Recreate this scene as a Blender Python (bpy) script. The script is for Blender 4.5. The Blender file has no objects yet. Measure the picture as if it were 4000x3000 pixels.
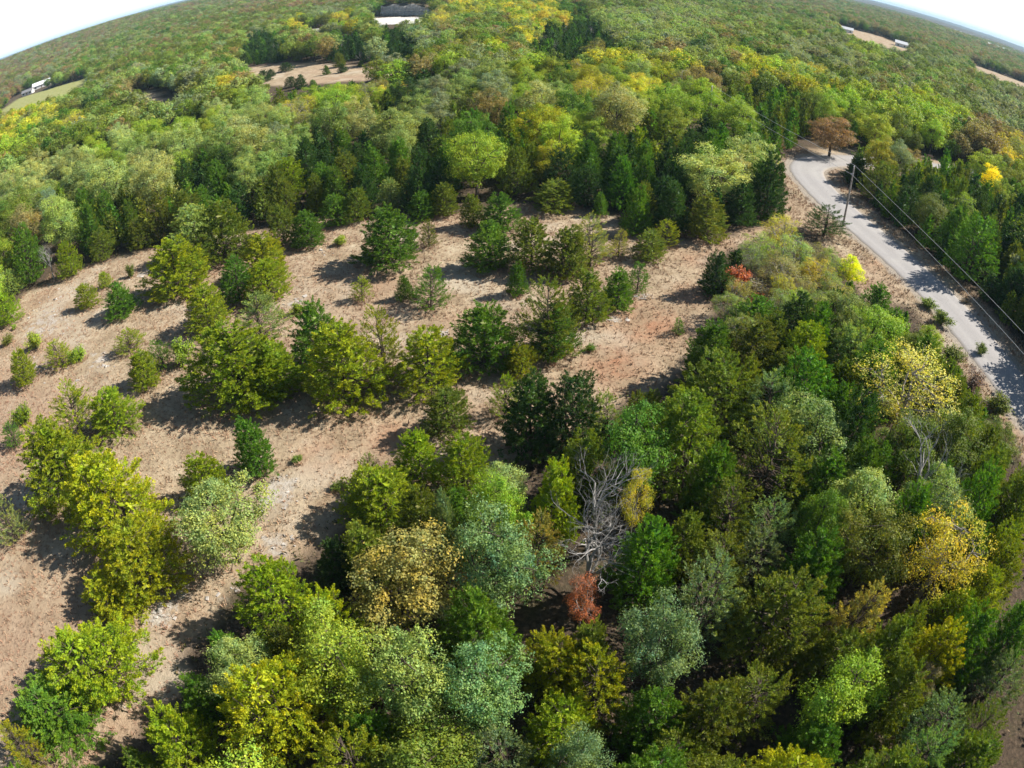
import bpy, math, random
import numpy as np
from mathutils import Vector, Matrix

S = bpy.context.scene
COL = S.collection
rng = np.random.default_rng(7)
random.seed(7)

# ------------------------------------------------------------------ camera
EYE = 33.0                                       # metres above the clearing (drone)
cam = bpy.data.cameras.new('camera')
cam_obj = bpy.data.objects.new('camera', cam)
COL.objects.link(cam_obj)
S.camera = cam_obj
cam.type = 'PANO'                                # the photograph is a stitched wide panorama
lens = cam if hasattr(cam, 'panorama_type') else cam.cycles
lens.panorama_type = 'FISHEYE_EQUISOLID'
lens.fisheye_lens = 23.4
lens.fisheye_fov = math.radians(200)
cam.sensor_fit = 'HORIZONTAL'
cam.sensor_width = 36.0
cam.sensor_height = 27.0
cam.clip_start = 0.1
cam.clip_end = 40000
cam_obj.location = (0, 0, EYE)
cam_obj.rotation_euler = (Matrix.Rotation(math.radians(90 - 37.0), 4, 'X') @ Matrix.Rotation(math.radians(-1.0), 4, 'Z')).to_euler()

# ------------------------------------------------------------------ sky and sun
SUN_AZ, SUN_EL = math.radians(77), math.radians(39)      # clockwise from +Y
world = bpy.data.worlds.new('World')
S.world = world
world.use_nodes = True
wn = world.node_tree
sky = wn.nodes.new('ShaderNodeTexSky')
sky.sky_type = 'NISHITA'
sky.sun_disc = False
sky.sun_elevation = SUN_EL
sky.sun_rotation = SUN_AZ
sky.altitude = 100
sky.air_density = 1.0
sky.dust_density = 0.4
bg = wn.nodes['Background']
# milky haze low over the whole horizon, the same all the way round
tc = wn.nodes.new('ShaderNodeTexCoord'); sp = wn.nodes.new('ShaderNodeSeparateXYZ'); mr = wn.nodes.new('ShaderNodeMapRange'); mr.interpolation_type = 'SMOOTHSTEP'
mr.inputs[1].default_value = -.02; mr.inputs[2].default_value = .30; mr.inputs[3].default_value = 1.0; mr.inputs[4].default_value = 0.0
mx = wn.nodes.new('ShaderNodeMix'); mx.data_type = 'RGBA'; mx.inputs[7].default_value = (15.5, 15.8, 16.2, 1)
wn.links.new(tc.outputs['Generated'], sp.inputs[0]); wn.links.new(sp.outputs['Z'], mr.inputs[0]); wn.links.new(mr.outputs[0], mx.inputs[0])
wn.links.new(sky.outputs[0], mx.inputs[6]); wn.links.new(mx.outputs[2], bg.inputs['Color'])
bg.inputs['Strength'].default_value = 0.055
sun = bpy.data.lights.new('sun', 'SUN')
sun.energy = 5.0
sun.angle = math.radians(0.5)
sun.color = (1.0, 0.94, 0.84)
sun_obj = bpy.data.objects.new('sun', sun)
COL.objects.link(sun_obj)
to_sun = Vector((math.sin(SUN_AZ) * math.cos(SUN_EL), math.cos(SUN_AZ) * math.cos(SUN_EL), math.sin(SUN_EL)))
sun_obj.rotation_euler = to_sun.to_track_quat('Z', 'Y').to_euler()
sun_obj.location = (60, 20, 80)
S.view_settings.view_transform = 'Standard'
S.view_settings.look = 'None'
S.view_settings.gamma = 1.0
S.view_settings.use_curve_mapping = False
S.view_settings.exposure = 0.95
S.render.engine = 'CYCLES'
try:
    S.cycles.use_denoising = True
    S.cycles.denoiser = 'OPENIMAGEDENOISE'
    S.cycles.max_bounces = 5
    S.cycles.diffuse_bounces = 2
    S.cycles.transmission_bounces = 3
    S.cycles.volume_bounces = 0
    S.cycles.transparent_max_bounces = 4
except Exception:
    pass

# ------------------------------------------------------------------ plan of the place, in metres (camera above the origin, +Y ahead)
TREES = [
('cd',-13.4,66.8,6.8,7.6,'g','largest lone broad green cedar standing in the middle of the clearing'),
('cs',-15.2,58.6,2.7,2.2,'gy','small yellow-green cedar sapling alone in front of the largest lone cedar'),
('cd',-10.6,58.5,2.6,2.0,'g','narrow small cedar touching the left side of a leaning wider cedar'),
('cs',-7.7,56.7,4.5,4.2,'g','open-branched wide green cedar with a narrow small cedar at its left'),
('cs',-9.4,70.8,3.5,2.4,'ol','thin pale olive sapling right of the largest lone cedar'),
('sh',-20.6,72.8,1.2,1.8,'lg','low sparse leafy shrub left of the largest lone cedar'),
('cd',-2.1,65.4,5.4,5.5,'g','dense dark green cedar with full skirt, second right of the largest lone cedar'),
('cd',-1.0,75.3,4.9,4.7,'g','tall pointed green cedar directly behind the dense full-skirted cedar'),
('cd',-11.3,79.5,3.9,3.5,'g','bright green cone cedar on the back edge just behind the pale olive sapling'),
('cr',-8.3,80.2,4.6,3.6,'ol','rounded olive cedar with bare lower trunk right of the bright back-edge cone'),
('cd',-4.4,76.3,4.3,3.0,'ol','slim cedar on the back edge left of the tall pointed green cedar'),
('cr',5.9,82.4,3.9,6.9,'ol','wide several-trunked cedar alone on pale grass at the back of the clearing'),
('cd',11.9,80.1,3.2,2.3,'g','small narrow cone cedar right of the several-trunked cedar'),
('cd',15.5,74.2,6.5,3.8,'g','tall spire-like green cedar near the right back corner of the clearing'),
('cs',18.4,70.5,3.5,3.2,'gy','yellowish sparse cedar leaning behind a round grey-green cedar'),
('cr',15.8,67.0,3.5,4.0,'ol','round grey-green cedar with dark stem right of a small yellowish bush tree'),
('cs',12.4,67.6,3.4,2.7,'go','small yellow-tan bushy cedar on short stem between two green clumps'),
('cr',2.4,64.9,5.8,5.3,'ol','olive cedar with a plainly visible dark trunk, right of the dense full-skirted cedar'),
('cd',6.0,63.1,5.6,4.6,'ol','olive-gold cedar in the middle of the right-hand clump of the clearing'),
('cs',8.7,65.1,6.1,4.7,'pg','wispy tall cedar with silvery twigs in the right-hand clump'),
('cd',0.7,58.9,3.7,2.1,'g','narrow green cone cedar casting its shadow left, in front of the olive dark-trunked cedar'),
('cs',3.1,47.6,8.0,5.3,'ol','large cedar with dead silver limbs showing at its top'),
('cd',3.8,48.3,5.0,4.3,'g','dark green low cedar fused to the front of the cedar with dead silver limbs'),
('cd',7.2,53.7,5.4,4.1,'ol','feathery olive cedar right of the cedar with dead silver limbs'),
('cd',10.5,56.4,4.1,3.6,'g','bright green bushy cedar at the right end of the clearing clump'),
('cs',13.0,59.0,3.4,2.8,'g','loose green cedar leaning right at the end of the clearing clump'),
('cs',15.6,51.2,1.8,1.3,'g','tiny upright sapling alone at the right side of the clearing'),
('sh',7.0,48.5,0.8,0.8,'g','tiny green seedling on bare ground right of the silver-limbed cedar'),
('cd',-2.3,46.6,6.0,6.0,'g','big dark green cone cedar at the right end of the front row'),
('cr',0.8,44.9,3.1,2.8,'gy','low bright lobe-shaped cedar beside the big dark cone of the front row'),
('cr',-6.6,43.6,5.3,5.7,'gy','rounded yellow-tipped cedar left of the big dark cone of the front row'),
('cs',-10.7,45.1,6.9,4.0,'gy','tall ragged-topped cedar with visible stem in the front row'),
('cd',-13.6,42.5,7.3,7.5,'gy','massive yellow-green cedar in the middle of the front row'),
('cd',-17.1,47.3,6.5,4.8,'g','darker cedar peak rising behind the massive cedar of the front row'),
('cd',-23.4,42.7,7.4,8.6,'gy','massive glossy green cedar at the left end of the front row'),
('cd',-20.0,43.5,5.0,5.1,'gy','bright cedar between the two massive cedars of the front row'),
('cs',-23.8,50.8,5.2,6.1,'pg','pale feathery wide cedar behind the left-end massive cedar'),
('sh',-21.6,56.2,1.3,1.5,'gy','small yellow-green bush at the edge of the open grass behind the front row'),
('cr',-31.0,54.3,5.0,5.3,'gy','golden-tinged bushy cedar between the front row and the yellow-tipped big cedar'),
('cr',-29.8,60.4,5.1,4.7,'g','dark leafy cedar left in the low two-stemmed clump'),
('cr',-25.7,59.7,4.8,5.3,'gy','low spreading cedar with short bare stems facing the open grass'),
('cd',-38.8,63.0,7.0,7.8,'gy','large yellow-tipped cedar with dark left flank on the left meadow'),
('cr',-40.3,72.8,7.2,6.9,'pg','grey-green cedar in the peak group behind the large yellow-tipped cedar'),
('cd',-35.4,70.7,8.0,7.9,'ol','tallest olive cedar of the peak group behind the left meadow'),
('cd',-28.4,65.7,5.3,5.2,'gy','light cedar sloping down to the open grass at the right of the peak group'),
('cr',-28.5,74.1,5.4,3.8,'ol','pale cedar with bare silver trunks beside a denser twin'),
('cd',-24.9,73.4,4.7,4.5,'g','dense green half of the twin cedars at the back edge'),
('cr',-22.5,79.0,4.4,4.1,'g','round cedar at the back edge behind the low leafy shrub'),
('cr',-19.8,80.1,4.6,4.2,'ol','olive cedar on two thin stems left of the largest lone cedar'),
('cr',-16.0,83.4,4.6,3.9,'pg','grey-green cedar peeking over the largest lone cedar'),
('cr',-51.8,61.0,3.3,3.3,'gy','small rounded yellow cedar on the left meadow'),
('cr',-52.1,66.1,2.2,2.0,'gy','little ball-shaped cedar behind two small ones on the left meadow'),
('cd',-44.9,58.6,4.2,4.6,'g','bright green bushy cedar with long shadow on the left meadow'),
('sh',-48.9,68.2,1.9,1.4,'ol','tiny dark bush left of the large yellow-tipped cedar'),
('cs',-39.5,50.7,2.7,3.3,'gy','thin open sapling on pale grass left of the front row'),
('cd',-34.4,44.8,3.7,3.6,'gy','dense young cedar left of the massive left-end cedar'),
('cs',-33.8,47.6,3.1,2.9,'g','loose young cedar behind a dense young one left of the front row'),
('sh',-31.3,47.9,3.1,2.2,'lg','pale leafy bush squeezed against the massive left-end cedar'),
('cr',-51.8,45.6,4.0,3.6,'gy','yellow round-headed cedar on a short stem at the left border of the photo'),
('cs',-48.0,48.4,3.1,3.8,'gy','squat spreading cedar with fallen dry branches on the left meadow'),
('sh',-46.1,49.3,1.7,2.1,'lg','pale wispy shrub right of the squat spreading cedar'),
('sh',-54.9,52.2,2.2,2.4,'lg','pale thin bush behind the yellow round-headed cedar'),
('sh',-61.4,53.7,1.3,1.7,'ol','tiny dark tuft-like bush near the left border of the meadow'),
('sh',-63.1,57.2,0.7,0.9,'lg','minute seedling on pale dirt near the left border'),
('cr',-65.3,59.0,4.5,4.3,'gy','bright cedar cut by the left border beyond the meadow'),
('sh',-47.3,38.9,2.1,2.1,'gy','yellow spindly bush at the left border behind a small greener one'),
('cs',-46.3,35.6,2.7,2.6,'g','small green cedar at the left border with purple-dark shadow'),
('cs',-38.8,24.7,4.6,3.0,'pg','grey-green thin tree cut by the left border'),
('cr',-34.5,38.5,3.9,5.5,'gy','airy yellow cedar at the far tip of the lower left row'),
('cs',-37.8,36.7,6.1,4.5,'gy','pale see-through yellow cedar left at the far tip of the lower left row'),
('cd',-35.4,30.3,7.3,7.4,'gy','broad cedar with deep dark left side in the lower left row'),
('cr',-28.0,26.7,7.2,8.7,'ye2','largest golden-yellow cedar of the lower left row'),
('cr',-24.1,22.3,5.7,6.6,'ye2','loose golden cedar in front of the largest golden one'),
('cr',-26.1,20.0,3.3,4.2,'ye2','small gold cedar in the narrow middle of the lower left row'),
('cr',-25.0,14.5,5.0,7.2,'gy','wide flat-topped cedar in the lower left corner group'),
('cd',-27.1,10.9,3.8,6.3,'g','bright green cedar nearest the lower left corner but one'),
('cs',-28.3,7.7,4.0,2.9,'ye2','yellowed thin cedar in the lower left corner'),
('cd',-18.8,33.5,5.2,3.2,'g','dark green upright cedar at the far end of the short diagonal group'),
('cr',-21.9,30.5,4.3,3.7,'gy','yellow-topped cedar at the left of the short diagonal group'),
('bl',-18.2,25.1,6.9,6.5,'pg','pale leafy tree bulging in front of the short diagonal group'),
('sh',-16.1,34.6,0.6,0.8,'ol','tiny bush on stony open ground right of the diagonal group'),
('sh',-12.4,31.9,0.7,0.9,'ol','little olive bush by the stony path left of the pointed yellow cedar'),
('cr',-4.9,37.9,4.0,3.9,'ol','round airy grey-olive cedar alone in front of the front row'),
('cs',-0.5,39.6,4.1,2.7,'gy','small yellowish cedar against the dark twin-trunk cedar'),
('cd',1.2,35.8,6.7,4.2,'dg','dark bluish cedar with twin trunks over deep shade'),
('cr',4.3,36.1,6.8,5.0,'dg','dark spreading cedar beside the twin-trunk cedar'),
('cs',6.6,35.9,5.0,2.9,'pg','pale green hazy cedar at the tip of the stony glade'),
('cd',-6.5,33.0,4.5,3.2,'gy','upright bright-tipped cedar left of a broad rounded yellow one'),
('cr',-3.4,31.8,4.7,4.2,'gy','broad rounded yellow-dotted cedar above the lime-green tree'),
('cs',-10.1,32.6,2.7,1.7,'ol','thin grey sapling behind the pointed yellow cedar'),
('cd',-8.5,29.3,4.4,5.8,'gy','pointed yellow cedar at the left margin of the near forest'),
('bl',-0.9,25.8,7.0,3.7,'lg','lime-green leafy broadleaf bright among the near cedars'),
('cd',-4.0,25.1,7.0,1.8,'bg','slim blue-green cone cedar behind a gold bush'),
('cs',-4.1,25.4,5.0,2.5,'ye2','small mustard-yellow cedar left of the lime-green broadleaf'),
('cd',-10.7,23.8,4.0,2.8,'dg','low dark cedar bush at the shaded margin left of the mottled gold tree'),
('bl',-5.2,21.1,7.0,7.0,'go','mottled gold-and-olive broad tree in the near forest'),
('bl',-1.0,21.8,8.0,5.6,'bg','frosty blue-green tall tree in the centre of the near forest'),
('cr',-13.7,20.4,6.0,4.4,'gy','olive cedar at the forest margin above a pale path'),
('cr',-10.1,18.4,6.0,3.8,'ye2','vivid yellow cedar left of the mottled gold tree'),
('bl',-14.5,15.1,6.0,3.9,'pg','pale mint-leaved tree on the margin of the near forest'),
('cr',-11.7,12.9,8.0,5.7,'ye2','large bright yellow cedar on the bottom edge'),
('cr',-16.9,10.2,6.0,4.3,'gy','yellow-green cedar cut by the bottom edge beside the bare path'),
('bl',-4.9,14.4,8.0,5.2,'pg','pale-leaved broad tree below the mottled gold tree'),
('bl',-1.6,14.2,8.0,4.7,'bg','silvery pale tree below the frosty blue-green tree'),
('bt',3.6,20.4,5.0,2.3,'re','small tree with red and cream autumn leaves'),
('cs',1.2,24.1,6.0,3.0,'go','rusty gold cedar right of the lime-green broadleaf'),
('cd',2.4,27.0,7.0,3.7,'gy','yellow-tipped cedar left of the leafless white tree'),
('bl',7.8,30.6,8.0,5.6,'g','bright green leafy tree behind the leafless white tree'),
('br',5.1,25.7,9.0,7.0,'gr','tall leafless pale grey tree in the centre of the near forest'),
('br',4.5,22.9,7.0,6.5,'gr','lower leafless tree with twisting pale boughs in front of the taller leafless one'),
('bt',7.2,26.3,7.0,2.1,'ye','sparse tree with hanging orange-yellow leaves right of the leafless white tree'),
('cr',11.5,31.9,8.0,6.6,'ol','wide olive cedar at the lower end of the glade'),
('cs',16.9,29.2,8.5,7.1,'ol','tall feathery olive cedar over a dark gap'),
('cr',15.0,37.4,7.0,6.2,'ol','round pale olive cedar at the right margin of the glade'),
('cd',16.4,43.7,6.0,4.8,'g','dark green cedar heading the right-hand thicket beside the glade'),
('cd',20.3,43.9,6.0,5.7,'ol','olive-topped cedar next to dark cones on the right-hand thicket'),
('cd',26.4,48.7,6.0,4.3,'dg','dark cone behind the olive-topped cedar of the thicket'),
('cd',31.3,50.3,5.5,3.8,'dg','dark green leaning cedar below the vivid yellow roadside tree'),
('cd',38.5,53.8,4.5,4.6,'g','low bright cedar reaching towards the roadside verge'),
('cd',22.8,50.3,4.5,5.4,'g','low dark green cedar below the red-leaved bushes'),
('cd',21.3,58.8,5.0,3.4,'dg','dark cedar at the left end of the colourful thicket'),
('sh',23.9,59.6,3.0,3.5,'re','red-leaved bush at the left of the colourful thicket'),
('sh',25.6,57.4,2.6,3.5,'gb','grey twiggy brush between red bushes in the colourful thicket'),
('sh',25.0,55.3,2.0,1.9,'re','small scarlet bush above the low dark cedar'),
('bt',32.6,69.6,5.0,5.5,'ye','wispy pale yellow tree left of the roadside conical cedar'),
('bt',28.6,65.1,4.5,4.6,'lg','light green thin tree behind the colourful thicket'),
('bt',31.9,63.2,5.0,5.2,'pg','silvery thin tree in the middle of the colourful thicket'),
('bt',29.0,58.8,4.5,6.1,'go','orange-flecked thin tree in the middle of the colourful thicket'),
('bt',33.5,59.6,4.0,4.2,'ye','pale yellow twiggy tree left of the vivid yellow roadside tree'),
('bl',38.4,60.7,4.4,3.4,'yb','vivid yellow round-headed tree beside the road'),
('bt',30.6,56.1,3.5,3.0,'go','gold thin sapling with slanting stem above dark cedars'),
('cs',42.5,76.0,4.4,5.5,'dg','lone conical cedar with spread skirt at the foot of the utility pole'),
('cd',37.5,48.0,5.0,4.6,'g','green cedar just off the verge right of a pale gap'),
('cr',29.4,43.0,6.0,5.6,'pg','pale olive cedar lit at the top near the verge'),
('cr',30.3,39.8,6.5,5.4,'g','dark round cedar behind the yellow-leaved roadside oak'),
('cr',22.8,37.8,7.0,5.4,'g','dense green cedar left of the dark round one near the verge'),
('cs',19.0,36.1,7.0,4.7,'bg','bluish feathery cedar right of the round pale olive cedar'),
('bt',30.8,35.0,9.0,9.3,'ye3','large tree with big yellow and cream leaves beside the verge'),
('br',26.2,25.9,9.0,8.6,'gr','leafless grey branchy tree below the large yellow-leaved one'),
('bt',26.0,19.4,8.0,5.5,'ye','sparse tree of bright yellow leaves near the right border'),
('cs',18.9,16.9,7.0,3.5,'go','gold-flushed cedar left of the sparse bright yellow tree'),
('cr',22.7,13.4,7.0,3.8,'ye2','olive-yellow domed cedar near the lower right corner'),
('cs',20.0,7.7,7.0,3.6,'bg','pale blue-grey cedar in the lower right corner'),
('bl',16.4,12.2,7.0,4.9,'lg','yellow-green broadleaf above the lower right corner'),
('bl',7.0,16.3,8.0,3.9,'bg','silver-green tree left of a yellow sprig right of the red-leaved one'),
('cs',10.2,19.0,8.0,4.4,'bg','frosted feathery tree in the right half of the near forest'),
('cs',3.8,14.8,7.0,3.5,'ye2','yellow-gold open tree low in the middle of the photo'),
('bl',2.6,10.3,7.0,2.9,'bg','whitish blue-green treetop at the middle of the bottom edge'),
('cr',12.1,8.3,7.0,4.3,'ye2','yellow treetop cut by the bottom edge at right'),
('bt',21.5,12.1,5.0,2.3,'gb','brownish thin tree left of the lower right dome'),
('cr',24.5,31.7,8.0,4.3,'dg','dark tall cedar left behind the yellow-leaved roadside tree'),
('bl',18.5,23.7,7.0,3.7,'g','green leafy tree left of the right-hand leafless one'),
('cr',31.2,23.3,8.0,4.3,'g','dense cedar on the right border below the dry verge'),
('br',-65.2,70.7,6.1,3.4,'gr','grey leafless bush-tree at the left margin of the meadow'),
('cr',-71.1,67.2,4.1,4.2,'pg','pale cedar on the left border behind the meadow'),
('cr',-69.7,71.3,9.1,6.6,'g','green cedar behind the grey leafless bush-tree'),
('cr',-61.5,70.8,5.4,3.8,'gy','yellowish cedar just right of the grey leafless bush-tree'),
('cr',-58.3,75.9,4.7,5.1,'ol','short-trunked olive cedar on the left margin of the meadow'),
('cr',-52.5,78.5,4.3,5.9,'ol','wide grey-olive cedar on the left margin beyond the yellow-tipped cedar'),
('cd',24.1,73.1,5.9,5.4,'ol','broad cedar at the right back corner of the clearing'),
('cd',35.0,80.7,9.2,5.9,'dg','tall dark cedar on the corner where the road bends'),
('cd',30.2,78.1,6.2,4.7,'dg','dark cone left of the tall dark corner cedar'),
('bl',27.5,82.9,9.0,9.4,'cr','cream-topped oak near the road bend'),
('bl',62.4,115.5,8.3,10.5,'ru','rusty brown tree standing at the road bend'),
('sh',51.3,116.6,1.9,3.8,'ru','low rust-orange bush on the grassy bank of the road bend'),
('bl',-4.3,85.4,10.0,8.0,'lg','big yellow-green oak rising over the back cedars'),
('bl',18.5,110.4,12.0,11.0,'cr2','tallest broad oak with brown-tinged top in the middle forest'),
('bl',6.2,121.8,10.0,9.2,'cr','pale grey-brown oak in the middle forest'),
('bl',-34.0,129.4,9.0,11.0,'lg','vivid green oak with a yellow left shoulder in the back forest'),
('bl',-19.5,130.3,10.0,6.6,'dg','deep green oak standing above pale ones'),
('bl',-50.6,114.7,9.0,11.3,'cr','pale wide oak in the left back forest'),
('bl',-59.4,97.7,9.0,8.7,'cr','cream oak in the left forest above the meadow'),
('bl',-77.8,101.5,9.0,10.1,'pg','pale grey-green oak far on the left'),
('bl',40.3,111.6,10.0,9.0,'lg','bright green oak left of the road bend'),
('bl',77.9,124.0,9.0,8.9,'lg','sunlit yellow-green tree right of the rusty tree'),
('bl',65.2,100.9,9.0,6.9,'ye2','yellow-green tree above the utility pole'),
('bl',92.4,99.4,8.0,5.8,'yb','intensely yellow tree by the right border'),
('bl',153.3,207.4,9.0,11.2,'dg','dark olive dome-shaped tree on the far right slope'),
('bt',71.5,81.7,7.0,5.5,'lg','lime-yellow thin tree over the dark roadside wood'),
('sh',48.8,57.2,1.2,2.1,'ol','small green bush on the grassy verge at the top of the roadside brush'),
('sh',48.5,53.6,1.7,2.7,'ol','dark green tuft bush on the verge beside the sunlit road'),
('sh',43.3,51.0,1.5,1.9,'gb','dry brown brush on the verge left of the green tuft bush'),
('sh',45.4,46.4,1.9,2.4,'ol','green verge bush with a dark left side'),
('sh',43.2,45.9,1.1,2.0,'gb','grey dead brush between verge bushes'),
('sh',45.6,42.2,1.9,3.1,'br2','purplish brown twiggy shrub on the verge'),
('sh',43.5,42.2,1.0,1.6,'gy','little yellowish bush left of the purplish shrub'),
('sh',46.1,38.1,1.9,3.1,'ol','dark spreading bush near the road at the right border'),
('sh',50.7,47.7,1.4,1.6,'ol','small bush at the asphalt edge near the right border'),
('sh',44.1,32.3,1.8,2.2,'gb','tan weed clump on the dry verge at the right border'),
('sh',56.3,59.0,0.8,1.6,'gb','straw-coloured weed clump across the road in the ditch'),
('bl',-298.2,403.3,8.0,12.6,'yb','bright yellow round tree at the end of the far left lawn'),
('bl',80.8,157.0,8.0,4.0,'yb','small vivid yellow tree in the far wood above the rusty tree'),
('bl',70.9,168.7,8.0,5.2,'yb','vivid yellow tree in the yellow band of the far wood right of the dark dome'),
('bl',-135.1,167.5,8.0,8.3,'ye','broad yellow tree in the yellow band on the left border'),
('bl',-75.2,168.2,10.0,12.4,'ye','large yellow tree in front of the far tan meadow'),
('bt',-16.1,201.5,9.0,6.4,'go','tan-yellow upright tree against the dark cedar band'),
('bt',-3.0,188.5,9.0,7.3,'ye','yellow tree at the right end of the three before the dark band'),
('bt',-9.7,196.9,9.0,6.3,'go','middle one of the three tan trees before the dark band'),
('bl',6.8,238.6,9.0,9.2,'ye','yellow tree beside the far gravel track'),
('bl',57.7,200.5,9.0,8.8,'dg','dark round dome tree in the yellow band of the far wood'),
('bl',62.1,78.5,7.0,7.0,'ol','olive tree with a visible bare trunk behind the wires across the road'),
('cr',61.1,92.1,7.2,6.8,'ol','olive cedar across the road behind the utility pole'),
('cr',61.6,65.7,9.5,8.0,'g','tall dark cedar across the road shading the asphalt'),
('cd',63.1,57.3,7.0,5.7,'dg','dark cedar at the right border throwing shade on the road'),
('cr',61.9,84.7,5.7,5.7,'dg','dark cedar between two olive trees across the road'),
('cd',62.4,72.3,7.9,6.3,'g','green cedar leaning over the roadside ditch'),
('cd',60.0,99.9,5.7,5.1,'dg','small dark cedar inside the road bend'),
('cd',-78.4,208.3,4.3,5.3,'dg','large dark cedar on the far tan meadow, left of all others there'),
('cd',-79.2,218.0,2.9,3.3,'dg','small dark cedar tucked behind the large one on the far tan meadow'),
('cr',-76.0,225.7,3.4,6.0,'dg','wide dark cedar pair-shaped at the back of the far tan meadow'),
('cd',-56.2,206.1,3.3,2.4,'g','narrow egg-shaped cedar alone in the middle of the far tan meadow'),
('cd',-51.2,207.4,3.0,3.3,'dg','round dark cedar right of the egg-shaped one on the far meadow'),
('cd',-55.4,220.8,5.3,4.8,'ol','tall light cone cedar at the back right of the far tan meadow'),
('cd',-47.1,216.3,2.2,1.9,'g','tiny cone cedar at the back of the far meadow near the dark band'),
('cr',-63.0,189.8,3.5,4.2,'dg','low dark cedar at the front edge of the far tan meadow'),
('cd',-58.6,185.8,4.4,3.8,'dg','taller dark cedar at the front edge of the far tan meadow'),
('cd',-55.2,186.4,2.2,2.7,'g','small cedar at the front edge of the far meadow right of two dark ones'),
('cr',-36.2,192.5,2.6,3.3,'dg','grey-dark cedar at the right end of the far tan meadow'),
('cr',20.4,78.8,6.0,4.8,'dg','round dark green cedar right of the spire-like cedar near the back corner'),
('bl',-15.3,113.4,7.4,6.8,'pg','nearest pale green broadleaf in front of the deep green oak'),
('bl',-78.7,119.4,6.7,5.5,'cr','second cream-green broadleaf behind and left of the cream oak on the left'),
('bl',-2.6,140.4,8.9,8.5,'gg','tall grey-green broadleaf left of the pale grey-brown oak'),
('cs',-0.7,11.1,6.0,3.8,'bg','thin blue-green cedar in front and left of the yellow-gold open tree'),
('bl',-66.6,105.5,8.5,6.3,'cr','nearest cream-green broadleaf behind and left of the cream oak on the left'),
('bl',116.4,112.1,7.5,6.6,'lg','second bright green broadleaf right of the intensely yellow tree'),
('bl',83.1,132.4,7.2,6.6,'lg','bright green broadleaf behind the sunlit tree right of the rusty tree'),
('cd',40.2,98.6,7.9,4.2,'g','pointed green cedar behind the tall dark corner cedar'),
('bl',-98.9,102.0,9.8,7.3,'pg','tall pale green broadleaf left of the pale grey-green oak'),
('bl',-54.2,120.7,10.0,8.0,'pg','tall pale green broadleaf behind and left of the pale wide oak'),
('cr',-32.3,90.4,6.7,5.7,'gy','round yellow-green cedar behind the pale cedar with bare silver trunks'),
('bl',107.8,104.4,7.1,5.5,'lg','nearest bright green broadleaf right of the intensely yellow tree'),
('bl',-60.8,123.2,8.0,7.0,'lg','bright green broadleaf left of the pale wide oak'),
('cs',25.0,8.4,5.4,3.5,'ol','thin olive cedar right of the yellow-green broadleaf'),
('bl',20.9,134.0,6.5,5.7,'pg','nearest pale green broadleaf behind and left of the brown-topped tall oak'),
('bl',78.1,132.1,7.5,7.0,'lg','bright green broadleaf left of the sunlit tree right of the rusty tree'),
('bl',-27.2,140.3,6.6,6.1,'lg','second bright green broadleaf left of the deep green oak'),
('cd',-32.8,86.2,7.3,4.9,'ol','second pointed olive cedar behind the pale cedar with bare silver trunks'),
('bl',4.6,142.0,9.4,8.2,'lg','tall bright green broadleaf behind and left of the pale grey-brown oak'),
('bl',-111.2,117.3,8.5,8.0,'cr','cream-green broadleaf in front and left of the broad yellow tree on the left'),
('bl',-43.3,121.5,8.8,6.5,'pg','tall pale green broadleaf right of the pale wide oak'),
('cd',65.9,60.3,7.4,4.3,'ol','third pointed olive cedar in front and right of the tall cedar shading the road'),
('bl',-12.7,117.9,7.8,7.5,'gg','grey-green broadleaf in front and right of the deep green oak'),
('bl',11.6,142.6,9.2,7.8,'ol','tall olive broadleaf behind and right of the pale grey-brown oak'),
('cd',37.5,35.8,5.8,3.2,'ol','pointed olive cedar right of the large yellow-leaved roadside tree'),
('bl',24.2,146.2,9.2,6.9,'lg','nearest tall bright green broadleaf behind the brown-topped tall oak'),
('bl',-55.2,107.6,7.1,6.4,'pg','pale green broadleaf in front and left of the pale wide oak'),
('cd',-23.4,83.7,6.9,3.8,'g','second pointed green cedar behind and right of the pale cedar with bare silver trunks'),
('bl',-95.5,118.6,8.4,7.6,'pg','pale green broadleaf behind and left of the pale grey-green oak'),
('cd',69.6,65.7,6.6,3.9,'ol','second pointed olive cedar in front and right of the tall cedar shading the road'),
('bl',-73.7,95.7,7.3,6.2,'pg','pale green broadleaf in front of the pale grey-green oak'),
('bl',-87.1,111.4,9.8,8.5,'pg','tall pale green broadleaf behind and left of the pale grey-green oak'),
('bl',29.0,111.9,8.0,6.9,'lg','third bright green broadleaf right of the brown-topped tall oak'),
('bt',-40.0,131.6,8.0,5.9,'ye','thin yellow broadleaf left of the vivid green oak'),
('bl',6.2,133.1,8.1,6.1,'cr','cream-green broadleaf behind and left of the pale grey-brown oak'),
('bt',20.3,158.6,7.2,5.6,'ye','third thin yellow broadleaf behind and left of the brown-topped tall oak'),
('bl',-9.7,149.2,8.4,6.1,'pg','nearest pale green broadleaf in front of the tan-yellow upright tree'),
('bl',-89.7,134.6,7.1,6.3,'cr','fourth cream-green broadleaf behind and left of the cream oak on the left'),
('bl',-66.7,94.0,10.0,8.5,'cr','nearest tall cream-green broadleaf right of the pale grey-green oak'),
('bl',68.8,131.1,8.9,6.7,'lg','nearest tall bright green broadleaf behind the rusty tree at the road bend'),
('bl',31.2,129.3,9.0,8.0,'lg','tall bright green broadleaf right of the brown-topped tall oak'),
('bl',-24.2,144.4,6.6,5.1,'lg','nearest bright green broadleaf left of the deep green oak'),
('bl',-57.7,138.8,6.7,6.4,'pg','pale green broadleaf behind and right of the pale wide oak'),
('bl',-89.6,97.5,9.3,6.9,'cr','third tall cream-green broadleaf left of the pale grey-green oak'),
('bl',-93.3,112.5,9.0,7.6,'cr','nearest tall cream-green broadleaf left of the pale grey-green oak'),
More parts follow.
